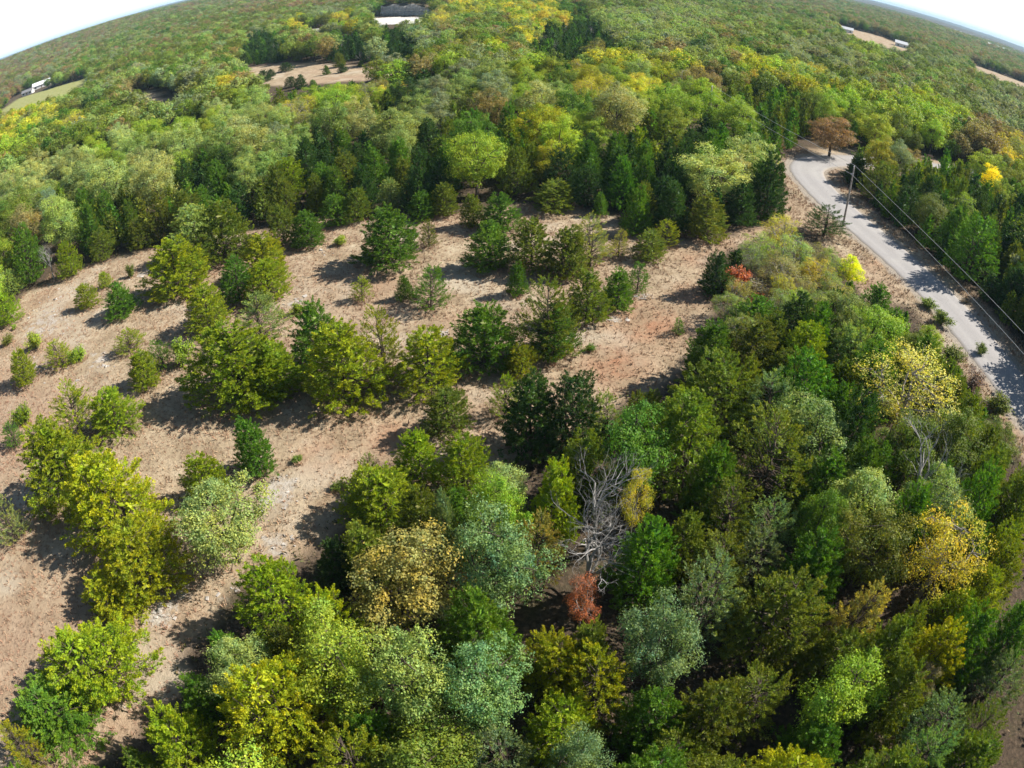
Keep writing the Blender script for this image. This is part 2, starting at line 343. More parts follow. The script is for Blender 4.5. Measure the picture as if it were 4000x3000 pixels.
('bl',24.8,161.7,8.7,6.9,'lg','second tall bright green broadleaf behind the brown-topped tall oak'),
('bl',38.8,138.1,9.1,6.9,'lg','tall bright green broadleaf in front of the dark round dome tree'),
('bl',-18.3,103.7,9.8,8.7,'pg','tall pale green broadleaf in front and left of the deep green oak'),
('bl',-86.9,138.6,7.2,6.7,'lg','bright green broadleaf behind and left of the cream oak on the left'),
('bl',-75.5,126.4,9.2,7.6,'lg','tall bright green broadleaf behind the cream oak on the left'),
('bl',34.4,135.3,7.3,6.4,'lg','second bright green broadleaf right of the brown-topped tall oak'),
('cd',26.5,94.6,6.9,3.7,'g','pointed green cedar behind and left of the cream-topped oak'),
('bl',-84.6,89.3,9.9,7.5,'ol','tall olive broadleaf behind and left of the grey leafless bush-tree'),
('bl',14.7,150.0,7.7,7.4,'ye2','golden broadleaf behind and right of the pale grey-brown oak'),
('bl',-101.8,108.6,6.5,5.0,'cr','third cream-green broadleaf left of the pale grey-green oak'),
('cd',-9.7,95.9,6.9,4.8,'ol','pointed olive cedar left of the big yellow-green oak'),
('bl',6.4,113.0,7.3,6.5,'lg','bright green broadleaf in front of the pale grey-brown oak'),
('bl',10.5,161.6,8.7,7.2,'lg','bright green broadleaf behind the pale grey-brown oak'),
('bl',8.1,151.2,7.0,6.7,'ye2','golden broadleaf behind the pale grey-brown oak'),
('cd',68.5,69.5,6.4,3.7,'ol','nearest pointed olive cedar in front and right of the tall cedar shading the road'),
('bl',-68.0,144.4,7.3,6.0,'pg','pale green broadleaf behind and left of the pale wide oak'),
('cr',69.1,88.7,7.1,5.6,'dg','round dark green cedar behind the bare-trunked olive tree across the road'),
('bl',-60.4,111.9,9.9,8.5,'cr','tall cream-green broadleaf behind and right of the cream oak on the left'),
('bl',-103.2,114.7,9.1,8.0,'cr','second tall cream-green broadleaf left of the pale grey-green oak'),
('bl',-73.1,120.9,6.7,4.9,'lg','nearest bright green broadleaf behind the cream oak on the left'),
('bl',-55.0,89.8,9.6,7.9,'cr','tall cream-green broadleaf in front of the cream oak on the left'),
('cd',-5.5,111.4,7.2,4.7,'g','pointed green cedar behind the big yellow-green oak'),
('bl',10.5,135.8,7.4,6.9,'pg','pale green broadleaf right of the pale grey-brown oak'),
('bl',-36.3,99.5,8.7,6.9,'pg','second pale green broadleaf right of the pale wide oak'),
('cd',72.6,67.2,6.7,4.3,'dg','second pointed dark green cedar in front and right of the tall cedar shading the road'),
('cd',-13.1,94.0,6.1,4.2,'dg','third pointed dark green cedar behind the bright cone cedar on the back edge'),
('bl',-67.0,112.7,9.3,7.5,'pg','tall pale green broadleaf behind the cream oak on the left'),
('bl',68.5,107.0,7.1,5.2,'lg','bright green broadleaf in front of the sunlit tree right of the rusty tree'),
('bl',-39.9,139.9,7.0,6.3,'lg','nearest bright green broadleaf left of the vivid green oak'),
('bl',46.5,129.0,7.6,6.0,'lg','bright green broadleaf behind the bright oak by the bend'),
('bl',-81.7,122.7,7.9,6.3,'cr','third cream-green broadleaf behind and left of the cream oak on the left'),
('cd',36.6,32.8,6.7,4.2,'ol','pointed olive cedar in front and right of the large yellow-leaved roadside tree'),
('bl',96.5,106.4,9.5,8.2,'lg','tall bright green broadleaf behind the intensely yellow tree'),
('bl',-80.3,82.5,8.5,7.8,'ol','nearest olive broadleaf behind and left of the grey leafless bush-tree'),
('cs',14.4,22.4,5.3,4.2,'bg','nearest thin blue-green cedar behind and right of the frosted feathery tree'),
('cd',86.4,78.6,7.7,4.3,'g','pointed green cedar right of the tall cedar shading the road'),
('bl',-24.4,112.9,7.7,6.1,'cr','cream-green broadleaf in front and right of the vivid green oak'),
('bl',21.1,127.4,8.5,7.4,'cr','cream-green broadleaf behind the brown-topped tall oak'),
('bl',-42.6,104.0,9.1,8.6,'cr','tall cream-green broadleaf in front and right of the pale wide oak'),
('bl',-44.7,148.6,7.1,6.8,'lg','bright green broadleaf in front and left of the far tan meadow'),
('cd',-12.4,101.5,8.1,5.6,'dg','pointed dark green cedar left of the big yellow-green oak'),
('bl',-14.4,139.6,8.6,6.8,'gg','third grey-green broadleaf right of the deep green oak'),
('bl',-2.2,131.8,8.4,7.8,'gg','grey-green broadleaf left of the pale grey-brown oak'),
('cd',3.7,93.4,6.0,3.9,'ol','pointed olive cedar behind and left of the several-trunked cedar at the back'),
('bl',-80.5,91.8,7.6,5.6,'gg','grey-green broadleaf in front and left of the pale grey-green oak'),
('bl',13.7,104.1,7.2,6.0,'lg','second bright green broadleaf in front and left of the brown-topped tall oak'),
('cd',-12.0,82.9,7.0,4.3,'dg','nearest pointed dark green cedar behind the bright cone cedar on the back edge'),
('cd',11.1,89.6,7.5,4.7,'g','pointed green cedar behind and right of the several-trunked cedar at the back'),
('cd',66.3,72.8,7.0,3.9,'g','nearest pointed green cedar behind and left of the tall cedar shading the road'),
('bl',-67.4,78.2,9.7,7.0,'pg','tall pale green broadleaf behind the grey leafless bush-tree'),
('bl',-33.6,139.0,8.3,6.9,'lg','second bright green broadleaf behind and right of the vivid green oak'),
('bl',26.6,135.9,8.7,7.2,'ye','nearest yellow broadleaf behind and right of the brown-topped tall oak'),
('bl',-38.2,148.9,7.0,5.2,'lg','bright green broadleaf behind the vivid green oak'),
('bl',26.8,124.4,7.7,5.6,'lg','nearest bright green broadleaf right of the brown-topped tall oak'),
('bl',-41.6,112.6,7.3,5.9,'gg','grey-green broadleaf right of the pale wide oak'),
('bt',20.4,47.5,4.2,2.9,'pg','low thin pale green broadleaf behind and right of the round pale olive cedar'),
('bl',-49.7,107.3,9.8,7.5,'pg','tall pale green broadleaf in front and left of the pale wide oak'),
('bl',-86.6,129.9,9.4,7.3,'cr','tall cream-green broadleaf behind and left of the cream oak on the left'),
('bl',38.9,124.9,8.6,8.1,'lg','bright green broadleaf left of the bright oak by the bend'),
('bl',-66.7,117.7,7.7,6.0,'pg','pale green broadleaf behind and right of the cream oak on the left'),
('bl',-13.7,128.8,7.9,5.8,'gg','second grey-green broadleaf right of the deep green oak'),
('cd',-14.5,88.6,5.9,4.0,'ol','pointed olive cedar behind and left of the bright cone cedar on the back edge'),
('bl',90.1,93.0,7.7,5.9,'lg','bright green broadleaf in front and right of the intensely yellow tree'),
('cd',-23.8,5.1,6.2,3.6,'ol','pointed olive cedar in front of the wide flat-topped cedar'),
('cs',12.1,13.5,5.7,4.2,'ol','thin olive cedar left of the yellow-green broadleaf'),
('bl',-32.6,117.8,9.0,7.0,'pg','tall pale green broadleaf in front and left of the vivid green oak'),
('bl',-9.9,155.4,9.8,9.2,'gg','tall grey-green broadleaf in front and right of the tan-yellow upright tree'),
('bl',5.5,102.7,9.9,7.9,'ye2','tall golden broadleaf in front of the pale grey-brown oak'),
('cr',-23.6,92.8,6.5,4.5,'dg','round dark green cedar in front of the vivid green oak'),
('bl',-50.6,132.7,7.6,6.8,'cr','second cream-green broadleaf behind and right of the pale wide oak'),
('cs',27.9,10.8,5.4,4.1,'bg','second thin blue-green cedar right of the yellow-green broadleaf'),
('cr',29.2,98.7,7.0,5.5,'dg','round dark green cedar behind and left of the cream-topped oak'),
('bl',83.5,139.6,8.0,6.9,'lg','bright green broadleaf behind and left of the sunlit tree right of the rusty tree'),
('bl',39.0,148.9,6.7,5.5,'pg','pale green broadleaf in front and left of the dark round dome tree'),
('bl',-52.2,127.3,8.9,7.5,'pg','tall pale green broadleaf behind and right of the pale wide oak'),
('bl',2.9,161.3,8.7,7.9,'lg','bright green broadleaf behind and left of the pale grey-brown oak'),
('bl',45.9,146.6,8.9,7.6,'ob','tall orange-brown broadleaf in front and right of the dark round dome tree'),
('cr',9.5,12.6,5.8,4.3,'ol','round olive cedar right of the yellow-gold open tree'),
('bl',-11.7,6.7,7.2,6.9,'lg','bright green broadleaf in front of the large yellow cedar on the bottom edge'),
('bl',-10.8,133.8,7.3,6.3,'pg','pale green broadleaf right of the deep green oak'),
('cd',34.4,26.3,6.6,4.4,'ol','nearest pointed olive cedar right of the leafless grey tree on the right'),
('bl',-75.1,87.5,7.5,7.1,'pg','second pale green broadleaf in front and left of the pale grey-green oak'),
('cd',26.8,39.0,5.3,3.2,'ol','low pointed olive cedar left of the large yellow-leaved roadside tree'),
('bl',77.2,107.6,6.1,5.3,'ob','orange-brown broadleaf in front and right of the sunlit tree right of the rusty tree'),
('cd',-9.0,90.9,7.0,4.1,'g','pointed green cedar left of the big yellow-green oak'),
('bl',-16.4,144.3,7.3,6.9,'gg','nearest grey-green broadleaf right of the deep green oak'),
('bl',-58.4,145.0,9.7,8.9,'pg','tall pale green broadleaf in front and left of the largest far-meadow cedar'),
('cd',74.4,87.0,8.1,5.1,'ol','pointed olive cedar in front and left of the intensely yellow tree'),
('bl',-91.6,89.8,8.3,6.7,'g','green broadleaf behind and left of the grey leafless bush-tree'),
('bl',-116.7,113.8,7.7,6.8,'pg','third pale green broadleaf left of the pale grey-green oak'),
('bl',-28.3,122.6,8.3,6.2,'cr','cream-green broadleaf right of the vivid green oak'),
('bl',-3.3,118.2,9.4,7.4,'ob','tall orange-brown broadleaf left of the pale grey-brown oak'),
('cd',78.2,74.2,7.8,5.0,'dg','pointed dark green cedar right of the tall cedar shading the road'),
('bl',-99.2,125.6,7.8,7.4,'cr','cream-green broadleaf behind and left of the pale grey-green oak'),
('bl',-4.3,91.3,8.3,7.5,'lg','bright green broadleaf behind and right of the big yellow-green oak'),
('bl',21.2,21.3,7.2,5.7,'ol','olive broadleaf left of the sparse bright yellow tree'),
('bl',43.1,140.6,7.3,5.7,'ob','orange-brown broadleaf behind and left of the bright oak by the bend'),
('cd',-44.3,91.4,7.6,4.7,'g','pointed green cedar in front of the pale wide oak'),
('bl',7.8,96.0,9.3,7.3,'lg','tall bright green broadleaf in front and right of the pale grey-brown oak'),
('cd',15.2,82.7,7.4,4.7,'g','pointed green cedar behind and left of the spire-like cedar near the back corner'),
('bl',-88.0,102.6,6.6,5.6,'pg','nearest pale green broadleaf in front and left of the pale grey-green oak'),
('bl',-22.9,139.7,7.6,5.7,'g','green broadleaf left of the deep green oak'),
('cd',15.3,93.1,7.7,4.3,'g','second pointed green cedar in front of the brown-topped tall oak'),
('cr',-44.7,79.8,7.0,5.7,'ol','round olive cedar left of the tallest cedar of the peak group'),
('bl',-14.8,162.7,9.4,7.5,'lg','tall bright green broadleaf in front of the tan-yellow upright tree'),
('bl',11.7,130.1,6.7,6.0,'cr','cream-green broadleaf right of the pale grey-brown oak'),
('bl',-3.2,161.2,8.1,7.7,'pg','nearest pale green broadleaf in front and right of the tan-yellow upright tree'),
('bl',98.1,129.9,9.1,7.6,'lg','tall bright green broadleaf in front of the dark right-hand dome tree'),
('cd',14.3,9.9,5.3,3.6,'g','low pointed green cedar in front and left of the yellow-green broadleaf'),
('bl',35.6,90.7,9.5,8.3,'cr','tall cream-green broadleaf behind and left of the tall dark corner cedar'),
('bl',-60.9,128.7,8.9,6.5,'lg','tall bright green broadleaf behind and left of the pale wide oak'),
('cd',33.9,40.7,5.7,3.6,'ol','pointed olive cedar behind and left of the large yellow-leaved roadside tree'),
('bt',41.6,155.6,7.8,6.7,'go','nearest thin gold broadleaf in front and left of the dark round dome tree'),
('bt',-42.6,127.1,8.0,6.8,'go','second thin gold broadleaf left of the vivid green oak'),
('cr',-9.2,85.7,6.4,4.9,'dg','round dark green cedar behind and right of the bright cone cedar on the back edge'),
('bl',-8.9,138.9,8.6,6.8,'pg','second pale green broadleaf in front of the tan-yellow upright tree'),
('cd',22.4,6.4,6.5,4.6,'ol','second pointed olive cedar in front and right of the yellow-green broadleaf'),
('bl',-88.3,85.0,7.7,6.0,'ol','second olive broadleaf behind and left of the grey leafless bush-tree'),
('bl',-47.0,99.4,7.9,6.6,'g','green broadleaf in front and left of the pale wide oak'),
('bl',-87.9,117.7,8.6,6.3,'cr','cream-green broadleaf behind the pale grey-green oak'),
('cd',32.5,101.2,7.0,4.8,'g','pointed green cedar behind the cream-topped oak'),
('cd',25.6,90.2,8.2,5.1,'dg','pointed dark green cedar behind and left of the cream-topped oak'),
('bl',37.9,44.6,4.5,4.0,'ol','low olive broadleaf behind the large yellow-leaved roadside tree'),
('cd',0.4,113.1,7.9,4.6,'g','pointed green cedar in front and left of the pale grey-brown oak'),
('bl',-17.9,135.4,6.7,6.1,'pg','nearest pale green broadleaf in front and right of the deep green oak'),
('cd',-30.2,81.8,6.4,3.7,'ol','nearest pointed olive cedar behind the pale cedar with bare silver trunks'),
('bl',11.4,117.2,9.8,7.5,'g','tall green broadleaf right of the pale grey-brown oak'),
('cr',25.0,43.0,6.2,5.0,'gy','round yellow-green cedar in front and left of the vivid yellow roadside tree'),
('cd',-26.4,83.8,5.9,3.3,'ol','pointed olive cedar behind and right of the pale cedar with bare silver trunks'),
('bl',-74.8,78.2,9.8,8.1,'ob','tall orange-brown broadleaf behind and left of the grey leafless bush-tree'),
('bl',-108.8,108.3,9.9,9.2,'cr','fourth tall cream-green broadleaf left of the pale grey-green oak'),
('bl',86.0,128.0,9.5,7.6,'ol','tall olive broadleaf right of the sunlit tree right of the rusty tree'),
('cd',5.6,9.1,6.6,4.5,'g','second pointed green cedar in front and right of the yellow-gold open tree'),
('bl',18.0,145.1,9.5,6.9,'ye2','tall golden broadleaf behind and left of the brown-topped tall oak'),
('bl',30.1,154.9,9.5,8.3,'pg','tall pale green broadleaf behind and right of the brown-topped tall oak'),
('bl',-74.2,116.0,8.9,7.6,'pg','tall pale green broadleaf behind and left of the cream oak on the left'),
('bt',28.0,52.4,4.2,2.8,'lg','low thin bright green broadleaf in front and left of the vivid yellow roadside tree'),
('bl',44.6,121.9,7.8,6.9,'lg','bright green broadleaf behind and right of the bright oak by the bend'),
('bl',-3.2,152.6,10.0,9.1,'pg','tall pale green broadleaf in front and right of the tan-yellow upright tree'),
('bl',-108.1,123.8,9.3,7.7,'cr','tall cream-green broadleaf in front and left of the broad yellow tree on the left'),
('bl',-17.2,123.1,7.9,7.3,'pg','second pale green broadleaf in front and right of the deep green oak'),
('bt',36.3,60.8,4.0,2.9,'pg','low thin pale green broadleaf left of the vivid yellow roadside tree'),
('cd',64.7,88.4,7.2,4.9,'dg','pointed dark green cedar behind and left of the bare-trunked olive tree across the road'),
('sh',23.1,55.5,1.2,1.5,'gb','grey-brown shrub behind the round pale olive cedar'),
('cs',-7.4,10.1,7.2,4.4,'gy','thin yellow-green cedar in front and right of the large yellow cedar on the bottom edge'),
('cr',14.1,17.7,6.9,5.9,'ol','round olive cedar right of the frosted feathery tree'),
('bl',32.3,120.4,9.3,8.4,'lg','tall bright green broadleaf left of the bright oak by the bend'),
('bl',-81.0,108.4,7.8,7.1,'pg','pale green broadleaf behind and right of the pale grey-green oak'),
('bl',-92.6,103.6,7.8,7.2,'cr','second cream-green broadleaf left of the pale grey-green oak'),
('bl',4.0,154.4,8.8,6.7,'ye2','tall golden broadleaf behind and left of the pale grey-brown oak'),
('cd',20.1,75.0,6.8,4.3,'dg','pointed dark green cedar right of the spire-like cedar near the back corner'),
('bl',-36.6,110.1,7.1,6.3,'pg','pale green broadleaf in front and left of the vivid green oak'),
('bl',32.7,29.8,7.2,5.9,'ol','olive broadleaf behind and right of the leafless grey tree on the right'),
('bl',37.1,158.5,9.2,7.8,'ye2','tall golden broadleaf in front and left of the dark round dome tree'),
('bl',68.3,138.9,9.5,6.9,'ol','tall olive broadleaf behind and left of the rusty tree at the road bend'),
('bt',35.6,142.4,6.8,5.8,'go','second thin gold broadleaf in front and left of the dark round dome tree'),
('bt',16.6,134.0,8.7,6.1,'ye','tall thin yellow broadleaf behind and left of the brown-topped tall oak'),
('bl',-36.8,94.8,6.9,5.5,'pg','second pale green broadleaf in front and right of the pale wide oak'),
('bl',40.2,133.0,10.0,7.7,'lg','tall bright green broadleaf behind and left of the bright oak by the bend'),
('bt',25.9,52.2,4.2,2.9,'pg','fourth low thin pale green broadleaf in front and left of the vivid yellow roadside tree'),
('bl',-16.1,96.9,8.4,6.1,'pg','second pale green broadleaf in front of the deep green oak'),
('bl',-83.4,117.3,7.1,5.9,'lg','nearest bright green broadleaf behind and right of the pale grey-green oak'),
('cd',-22.9,96.4,6.4,3.9,'dg','nearest pointed dark green cedar in front of the vivid green oak'),
('bl',-64.1,151.7,8.8,6.7,'lg','tall bright green broadleaf in front and right of the large yellow meadow tree'),
('cd',22.0,82.9,7.3,4.0,'dg','second pointed dark green cedar left of the cream-topped oak'),
('bl',-61.0,134.3,7.3,6.5,'cr','cream-green broadleaf behind and left of the pale wide oak'),
('cd',30.0,20.6,5.5,3.3,'g','pointed green cedar right of the sparse bright yellow tree'),
('bl',20.7,31.6,7.2,6.5,'pg','pale green broadleaf right of the tall feathery olive cedar'),
('bt',-46.0,135.4,6.4,4.2,'go','third thin gold broadleaf left of the vivid green oak'),
('bl',105.5,110.0,8.5,7.6,'ol','olive broadleaf behind and right of the intensely yellow tree'),
('cd',17.1,98.4,6.4,3.8,'g','nearest pointed green cedar in front of the brown-topped tall oak'),
('bl',74.6,140.7,9.1,8.7,'lg','second tall bright green broadleaf behind the rusty tree at the road bend'),
('bl',28.6,29.8,6.6,5.4,'ol','olive broadleaf behind the leafless grey tree on the right'),
('cd',17.0,77.9,5.6,3.7,'ol','pointed olive cedar behind and right of the spire-like cedar near the back corner'),
('cd',-26.4,88.2,6.2,4.4,'g','nearest pointed green cedar behind and right of the pale cedar with bare silver trunks'),
('bl',-104.6,120.4,7.0,5.2,'pg','nearest pale green broadleaf left of the pale grey-green oak'),
('cr',21.8,89.5,5.9,5.0,'dg','round dark green cedar behind and right of the spire-like cedar near the back corner'),
('bl',22.0,118.6,9.1,6.9,'cr','tall cream-green broadleaf right of the brown-topped tall oak'),
('cd',-50.8,92.7,8.1,4.4,'dg','pointed dark green cedar right of the cream oak on the left'),
('bl',71.9,134.9,8.1,5.9,'ye2','golden broadleaf behind the rusty tree at the road bend'),
('cr',33.2,20.4,5.1,3.8,'gy','low round yellow-green cedar right of the sparse bright yellow tree'),
('bt',-38.9,122.7,6.3,5.0,'go','thin gold broadleaf in front and left of the vivid green oak'),
('sh',33.3,66.2,1.2,1.4,'gb','second grey-brown shrub left of the vivid yellow roadside tree'),
('bl',22.7,154.9,8.2,6.4,'pg','second pale green broadleaf behind and left of the brown-topped tall oak'),
('cd',2.8,8.1,6.6,3.8,'ol','pointed olive cedar in front of the yellow-gold open tree'),
('bl',73.4,130.3,7.2,5.5,'ol','olive broadleaf behind and right of the rusty tree at the road bend'),
('cd',66.8,77.0,6.8,3.9,'dg','pointed dark green cedar behind and left of the tall cedar shading the road'),
('cd',-61.7,78.6,7.8,4.7,'g','pointed green cedar behind and left of the short-trunked cedar'),
('cd',35.9,39.4,6.0,4.1,'ol','pointed olive cedar behind and right of the large yellow-leaved roadside tree'),
('cd',-19.8,85.0,6.5,4.0,'dg','pointed dark green cedar behind and left of the largest lone cedar of the clearing'),
('bl',49.4,156.9,7.1,6.0,'ob','orange-brown broadleaf in front and right of the dark round dome tree'),
('bl',-36.5,144.9,6.7,6.3,'lg','nearest bright green broadleaf behind and right of the vivid green oak'),
('bl',-8.9,15.4,7.2,5.5,'lg','bright green broadleaf in front of the vivid yellow cedar'),
('cd',3.6,17.3,5.2,2.9,'ol','low pointed olive cedar behind the yellow-gold open tree'),
('cd',22.1,15.6,5.8,3.1,'ol','nearest pointed olive cedar in front and right of the gold-flushed cedar'),
('cd',-9.9,107.3,6.9,3.8,'ol','pointed olive cedar behind and left of the big yellow-green oak'),
('bl',-85.2,95.5,7.5,6.1,'pg','third pale green broadleaf in front and left of the pale grey-green oak'),
('bl',-7.7,144.1,6.9,6.4,'pg','second pale green broadleaf in front and right of the tan-yellow upright tree'),
('bl',-95.9,131.1,8.0,7.3,'lg','bright green broadleaf behind the pale grey-green oak'),
('bt',32.7,52.6,3.3,2.3,'go','low thin gold broadleaf in front of the vivid yellow roadside tree'),
('cd',20.0,5.1,5.9,4.0,'ol','third pointed olive cedar in front and right of the yellow-green broadleaf'),
('bt',47.3,150.9,7.2,5.0,'ru','thin rusty broadleaf in front and right of the dark round dome tree'),
('bt',-45.2,130.8,7.6,4.9,'ye','thin yellow broadleaf in front and right of the largest far-meadow cedar'),
('bl',13.1,112.8,6.5,4.9,'lg','nearest bright green broadleaf in front and left of the brown-topped tall oak'),
('bt',-30.7,144.1,7.2,6.1,'go','thin gold broadleaf right of the vivid green oak'),
('bl',39.9,31.3,4.5,4.5,'ol','low olive broadleaf right of the leafless grey tree on the right'),
('cd',12.3,94.7,7.1,4.4,'dg','pointed dark green cedar in front and left of the brown-topped tall oak'),
('bl',-4.2,9.5,7.0,6.0,'ol','olive broadleaf in front of the pale broad tree'),
('sh',25.2,53.4,1.2,1.4,'gb','second grey-brown shrub behind and right of the round pale olive cedar'),
('bl',16.1,125.9,7.5,5.7,'lg','bright green broadleaf left of the brown-topped tall oak'),
('bl',101.8,95.6,7.3,6.7,'lg','third bright green broadleaf right of the intensely yellow tree'),
('bl',-65.5,140.5,8.8,6.7,'cr','nearest tall cream-green broadleaf in front of the large yellow meadow tree'),
('bl',89.1,134.3,7.8,6.3,'ye2','golden broadleaf right of the sunlit tree right of the rusty tree'),
('bl',-93.0,123.4,6.7,5.1,'g','green broadleaf behind the pale grey-green oak'),
('bl',-40.0,92.2,7.2,5.4,'pg','pale green broadleaf in front of the pale wide oak'),
('cd',24.3,86.8,7.8,4.1,'dg','nearest pointed dark green cedar left of the cream-topped oak'),
('cd',37.4,42.1,5.9,3.9,'g','pointed green cedar behind and right of the large yellow-leaved roadside tree'),
('bl',-74.6,109.8,7.5,5.6,'lg','bright green broadleaf left of the cream oak on the left'),
('cd',35.9,23.4,7.0,4.3,'ol','nearest pointed olive cedar behind and right of the sparse bright yellow tree'),
('cd',37.9,28.2,4.5,2.7,'ol','low pointed olive cedar right of the leafless grey tree on the right'),
('cd',-18.8,89.3,7.3,4.7,'g','second pointed green cedar behind and left of the bright cone cedar on the back edge'),
('cd',-26.3,101.8,7.0,3.8,'g','pointed green cedar in front of the vivid green oak'),
('cr',31.6,18.6,5.5,4.1,'gy','round yellow-green cedar right of the sparse bright yellow tree'),
('bl',70.2,102.1,8.8,6.9,'gg','tall grey-green broadleaf in front and right of the sunlit tree right of the rusty tree'),
('cd',7.3,22.4,7.2,4.0,'g','pointed green cedar behind and left of the frosted feathery tree'),
('bl',-70.8,132.3,6.5,4.9,'ol','olive broadleaf left of the pale wide oak'),
('cd',-12.1,90.5,6.1,4.1,'dg','second pointed dark green cedar behind the bright cone cedar on the back edge'),
('bl',-67.5,100.8,6.5,5.2,'cr','second cream-green broadleaf in front and left of the cream oak on the left'),
('bl',103.7,102.3,8.0,7.2,'ye2','nearest golden broadleaf right of the intensely yellow tree'),
('cd',20.5,27.8,6.1,4.3,'g','pointed green cedar in front and right of the tall feathery olive cedar'),
('bl',-41.5,98.2,7.3,5.8,'pg','nearest pale green broadleaf in front and right of the pale wide oak'),
('cd',9.9,24.1,5.7,3.0,'ol','pointed olive cedar behind and left of the frosted feathery tree'),
('cd',16.5,40.5,5.4,3.6,'ol','nearest pointed olive cedar behind and right of the round pale olive cedar'),
('bt',29.5,140.9,8.0,5.1,'ye','thin yellow broadleaf behind and right of the brown-topped tall oak'),
('cd',16.9,20.4,7.2,4.6,'g','pointed green cedar behind and left of the gold-flushed cedar'),
('cr',1.7,16.3,5.3,3.8,'gy','low round yellow-green cedar left of the yellow-gold open tree'),
('cr',7.2,86.8,7.2,5.3,'dg','round dark green cedar behind the several-trunked cedar at the back'),
('cd',14.5,5.9,7.2,3.8,'g','pointed green cedar in front of the yellow-green broadleaf'),
('cd',4.5,29.7,6.9,4.0,'ol','pointed olive cedar behind and left of the leafless white tree'),
('bl',22.1,25.1,6.6,6.1,'pg','pale green broadleaf in front and left of the leafless grey tree on the right'),
('bt',35.4,63.8,4.2,3.4,'go','nearest low thin gold broadleaf left of the vivid yellow roadside tree'),
('bl',-82.4,135.1,7.9,7.4,'lg','second bright green broadleaf behind the cream oak on the left'),
('cd',17.3,6.8,6.9,4.3,'ol','nearest pointed olive cedar in front and right of the yellow-green broadleaf'),
('bl',-5.5,99.0,9.3,7.1,'g','tall green broadleaf behind the big yellow-green oak'),
('bl',11.2,108.7,7.4,5.9,'lg','bright green broadleaf in front and right of the pale grey-brown oak'),
('cd',-17.0,5.5,7.2,4.2,'g','pointed green cedar in front and left of the large yellow cedar on the bottom edge'),
('bl',3.8,128.2,8.2,6.2,'lg','nearest bright green broadleaf left of the pale grey-brown oak'),
('sh',36.4,68.1,1.2,1.5,'gb','nearest grey-brown shrub left of the vivid yellow roadside tree'),
('bt',21.2,138.9,8.2,6.4,'ye','nearest thin yellow broadleaf behind and left of the brown-topped tall oak'),
('bl',29.0,149.1,7.4,7.2,'ye','second yellow broadleaf behind and right of the brown-topped tall oak'),
('bl',-59.1,92.4,7.5,5.5,'cr','nearest cream-green broadleaf in front and left of the cream oak on the left'),
('cd',62.2,52.8,6.4,3.6,'ol','fourth pointed olive cedar in front and right of the tall cedar shading the road'),
('cr',1.2,87.7,7.1,4.9,'ol','round olive cedar right of the big yellow-green oak'),
('cd',-1.9,17.7,7.0,4.3,'g','pointed green cedar behind and right of the pale broad tree'),
('bl',-75.6,71.2,7.9,6.0,'lg','nearest bright green broadleaf left of the grey leafless bush-tree'),
('cd',29.7,26.7,5.4,3.3,'g','pointed green cedar in front and right of the leafless grey tree on the right'),
('cd',25.3,13.6,7.2,4.0,'g','pointed green cedar in front of the sparse bright yellow tree'),
('bl',-93.6,94.7,7.9,6.1,'pg','second pale green broadleaf behind and left of the grey leafless bush-tree'),
('cs',13.2,25.6,6.1,4.2,'ol','thin olive cedar in front and left of the tall feathery olive cedar'),
('cd',-70.1,89.6,7.2,4.6,'g','pointed green cedar in front of the pale grey-green oak'),
('bl',-65.9,122.5,9.4,7.0,'lg','tall bright green broadleaf left of the pale wide oak'),
('cs',22.2,9.2,5.5,4.4,'bg','nearest thin blue-green cedar right of the yellow-green broadleaf'),
('bt',29.1,54.2,3.4,2.4,'pg','third low thin pale green broadleaf in front and left of the vivid yellow roadside tree'),
('cd',27.2,45.7,6.7,4.1,'g','pointed green cedar in front and left of the vivid yellow roadside tree'),
('bl',33.1,45.2,6.8,6.2,'lg','bright green broadleaf behind and left of the large yellow-leaved roadside tree'),
('cd',23.0,46.0,5.4,3.5,'ol','third pointed olive cedar behind and right of the round pale olive cedar'),
('bl',-71.0,63.1,8.0,5.9,'lg','second bright green broadleaf left of the grey leafless bush-tree'),
('cd',-19.7,5.2,5.9,3.7,'g','pointed green cedar in front of the wide flat-topped cedar'),
('cd',23.2,3.8,5.3,3.1,'g','pointed green cedar in front and right of the yellow-green broadleaf'),
('bl',-55.7,132.1,6.6,4.9,'cr','nearest cream-green broadleaf behind and right of the pale wide oak'),
('cd',29.2,13.1,7.1,4.4,'g','pointed green cedar in front and right of the sparse bright yellow tree'),
('bl',0.8,136.2,6.5,6.0,'lg','second bright green broadleaf left of the pale grey-brown oak'),
('cd',-26.1,3.9,7.2,4.6,'g','pointed green cedar in front and left of the wide flat-topped cedar'),
('cr',29.4,17.4,4.9,3.7,'gy','low round yellow-green cedar in front and right of the sparse bright yellow tree'),
('cd',37.7,25.0,5.4,3.7,'ol','second pointed olive cedar behind and right of the sparse bright yellow tree'),
('cd',37.1,30.0,5.6,3.3,'ol','second pointed olive cedar right of the leafless grey tree on the right'),
('bt',30.6,52.6,4.2,2.9,'pg','second low thin pale green broadleaf in front and left of the vivid yellow roadside tree'),
('bt',33.8,56.7,4.1,3.2,'pg','nearest low thin pale green broadleaf in front and left of the vivid yellow roadside tree'),
('cd',8.9,7.8,7.2,5.0,'ol','pointed olive cedar in front and left of the yellow-green broadleaf'),
('cd',-63.7,86.6,6.9,4.4,'g','pointed green cedar in front and right of the pale grey-green oak'),
('bl',40.7,46.2,4.5,3.7,'lg','low bright green broadleaf behind the large yellow-leaved roadside tree'),
('bl',6.1,91.2,6.5,4.9,'ye2','golden broadleaf behind the several-trunked cedar at the back'),
('bt',29.1,62.2,3.9,3.0,'go','low thin gold broadleaf in front and left of the conical cedar by the pole'),
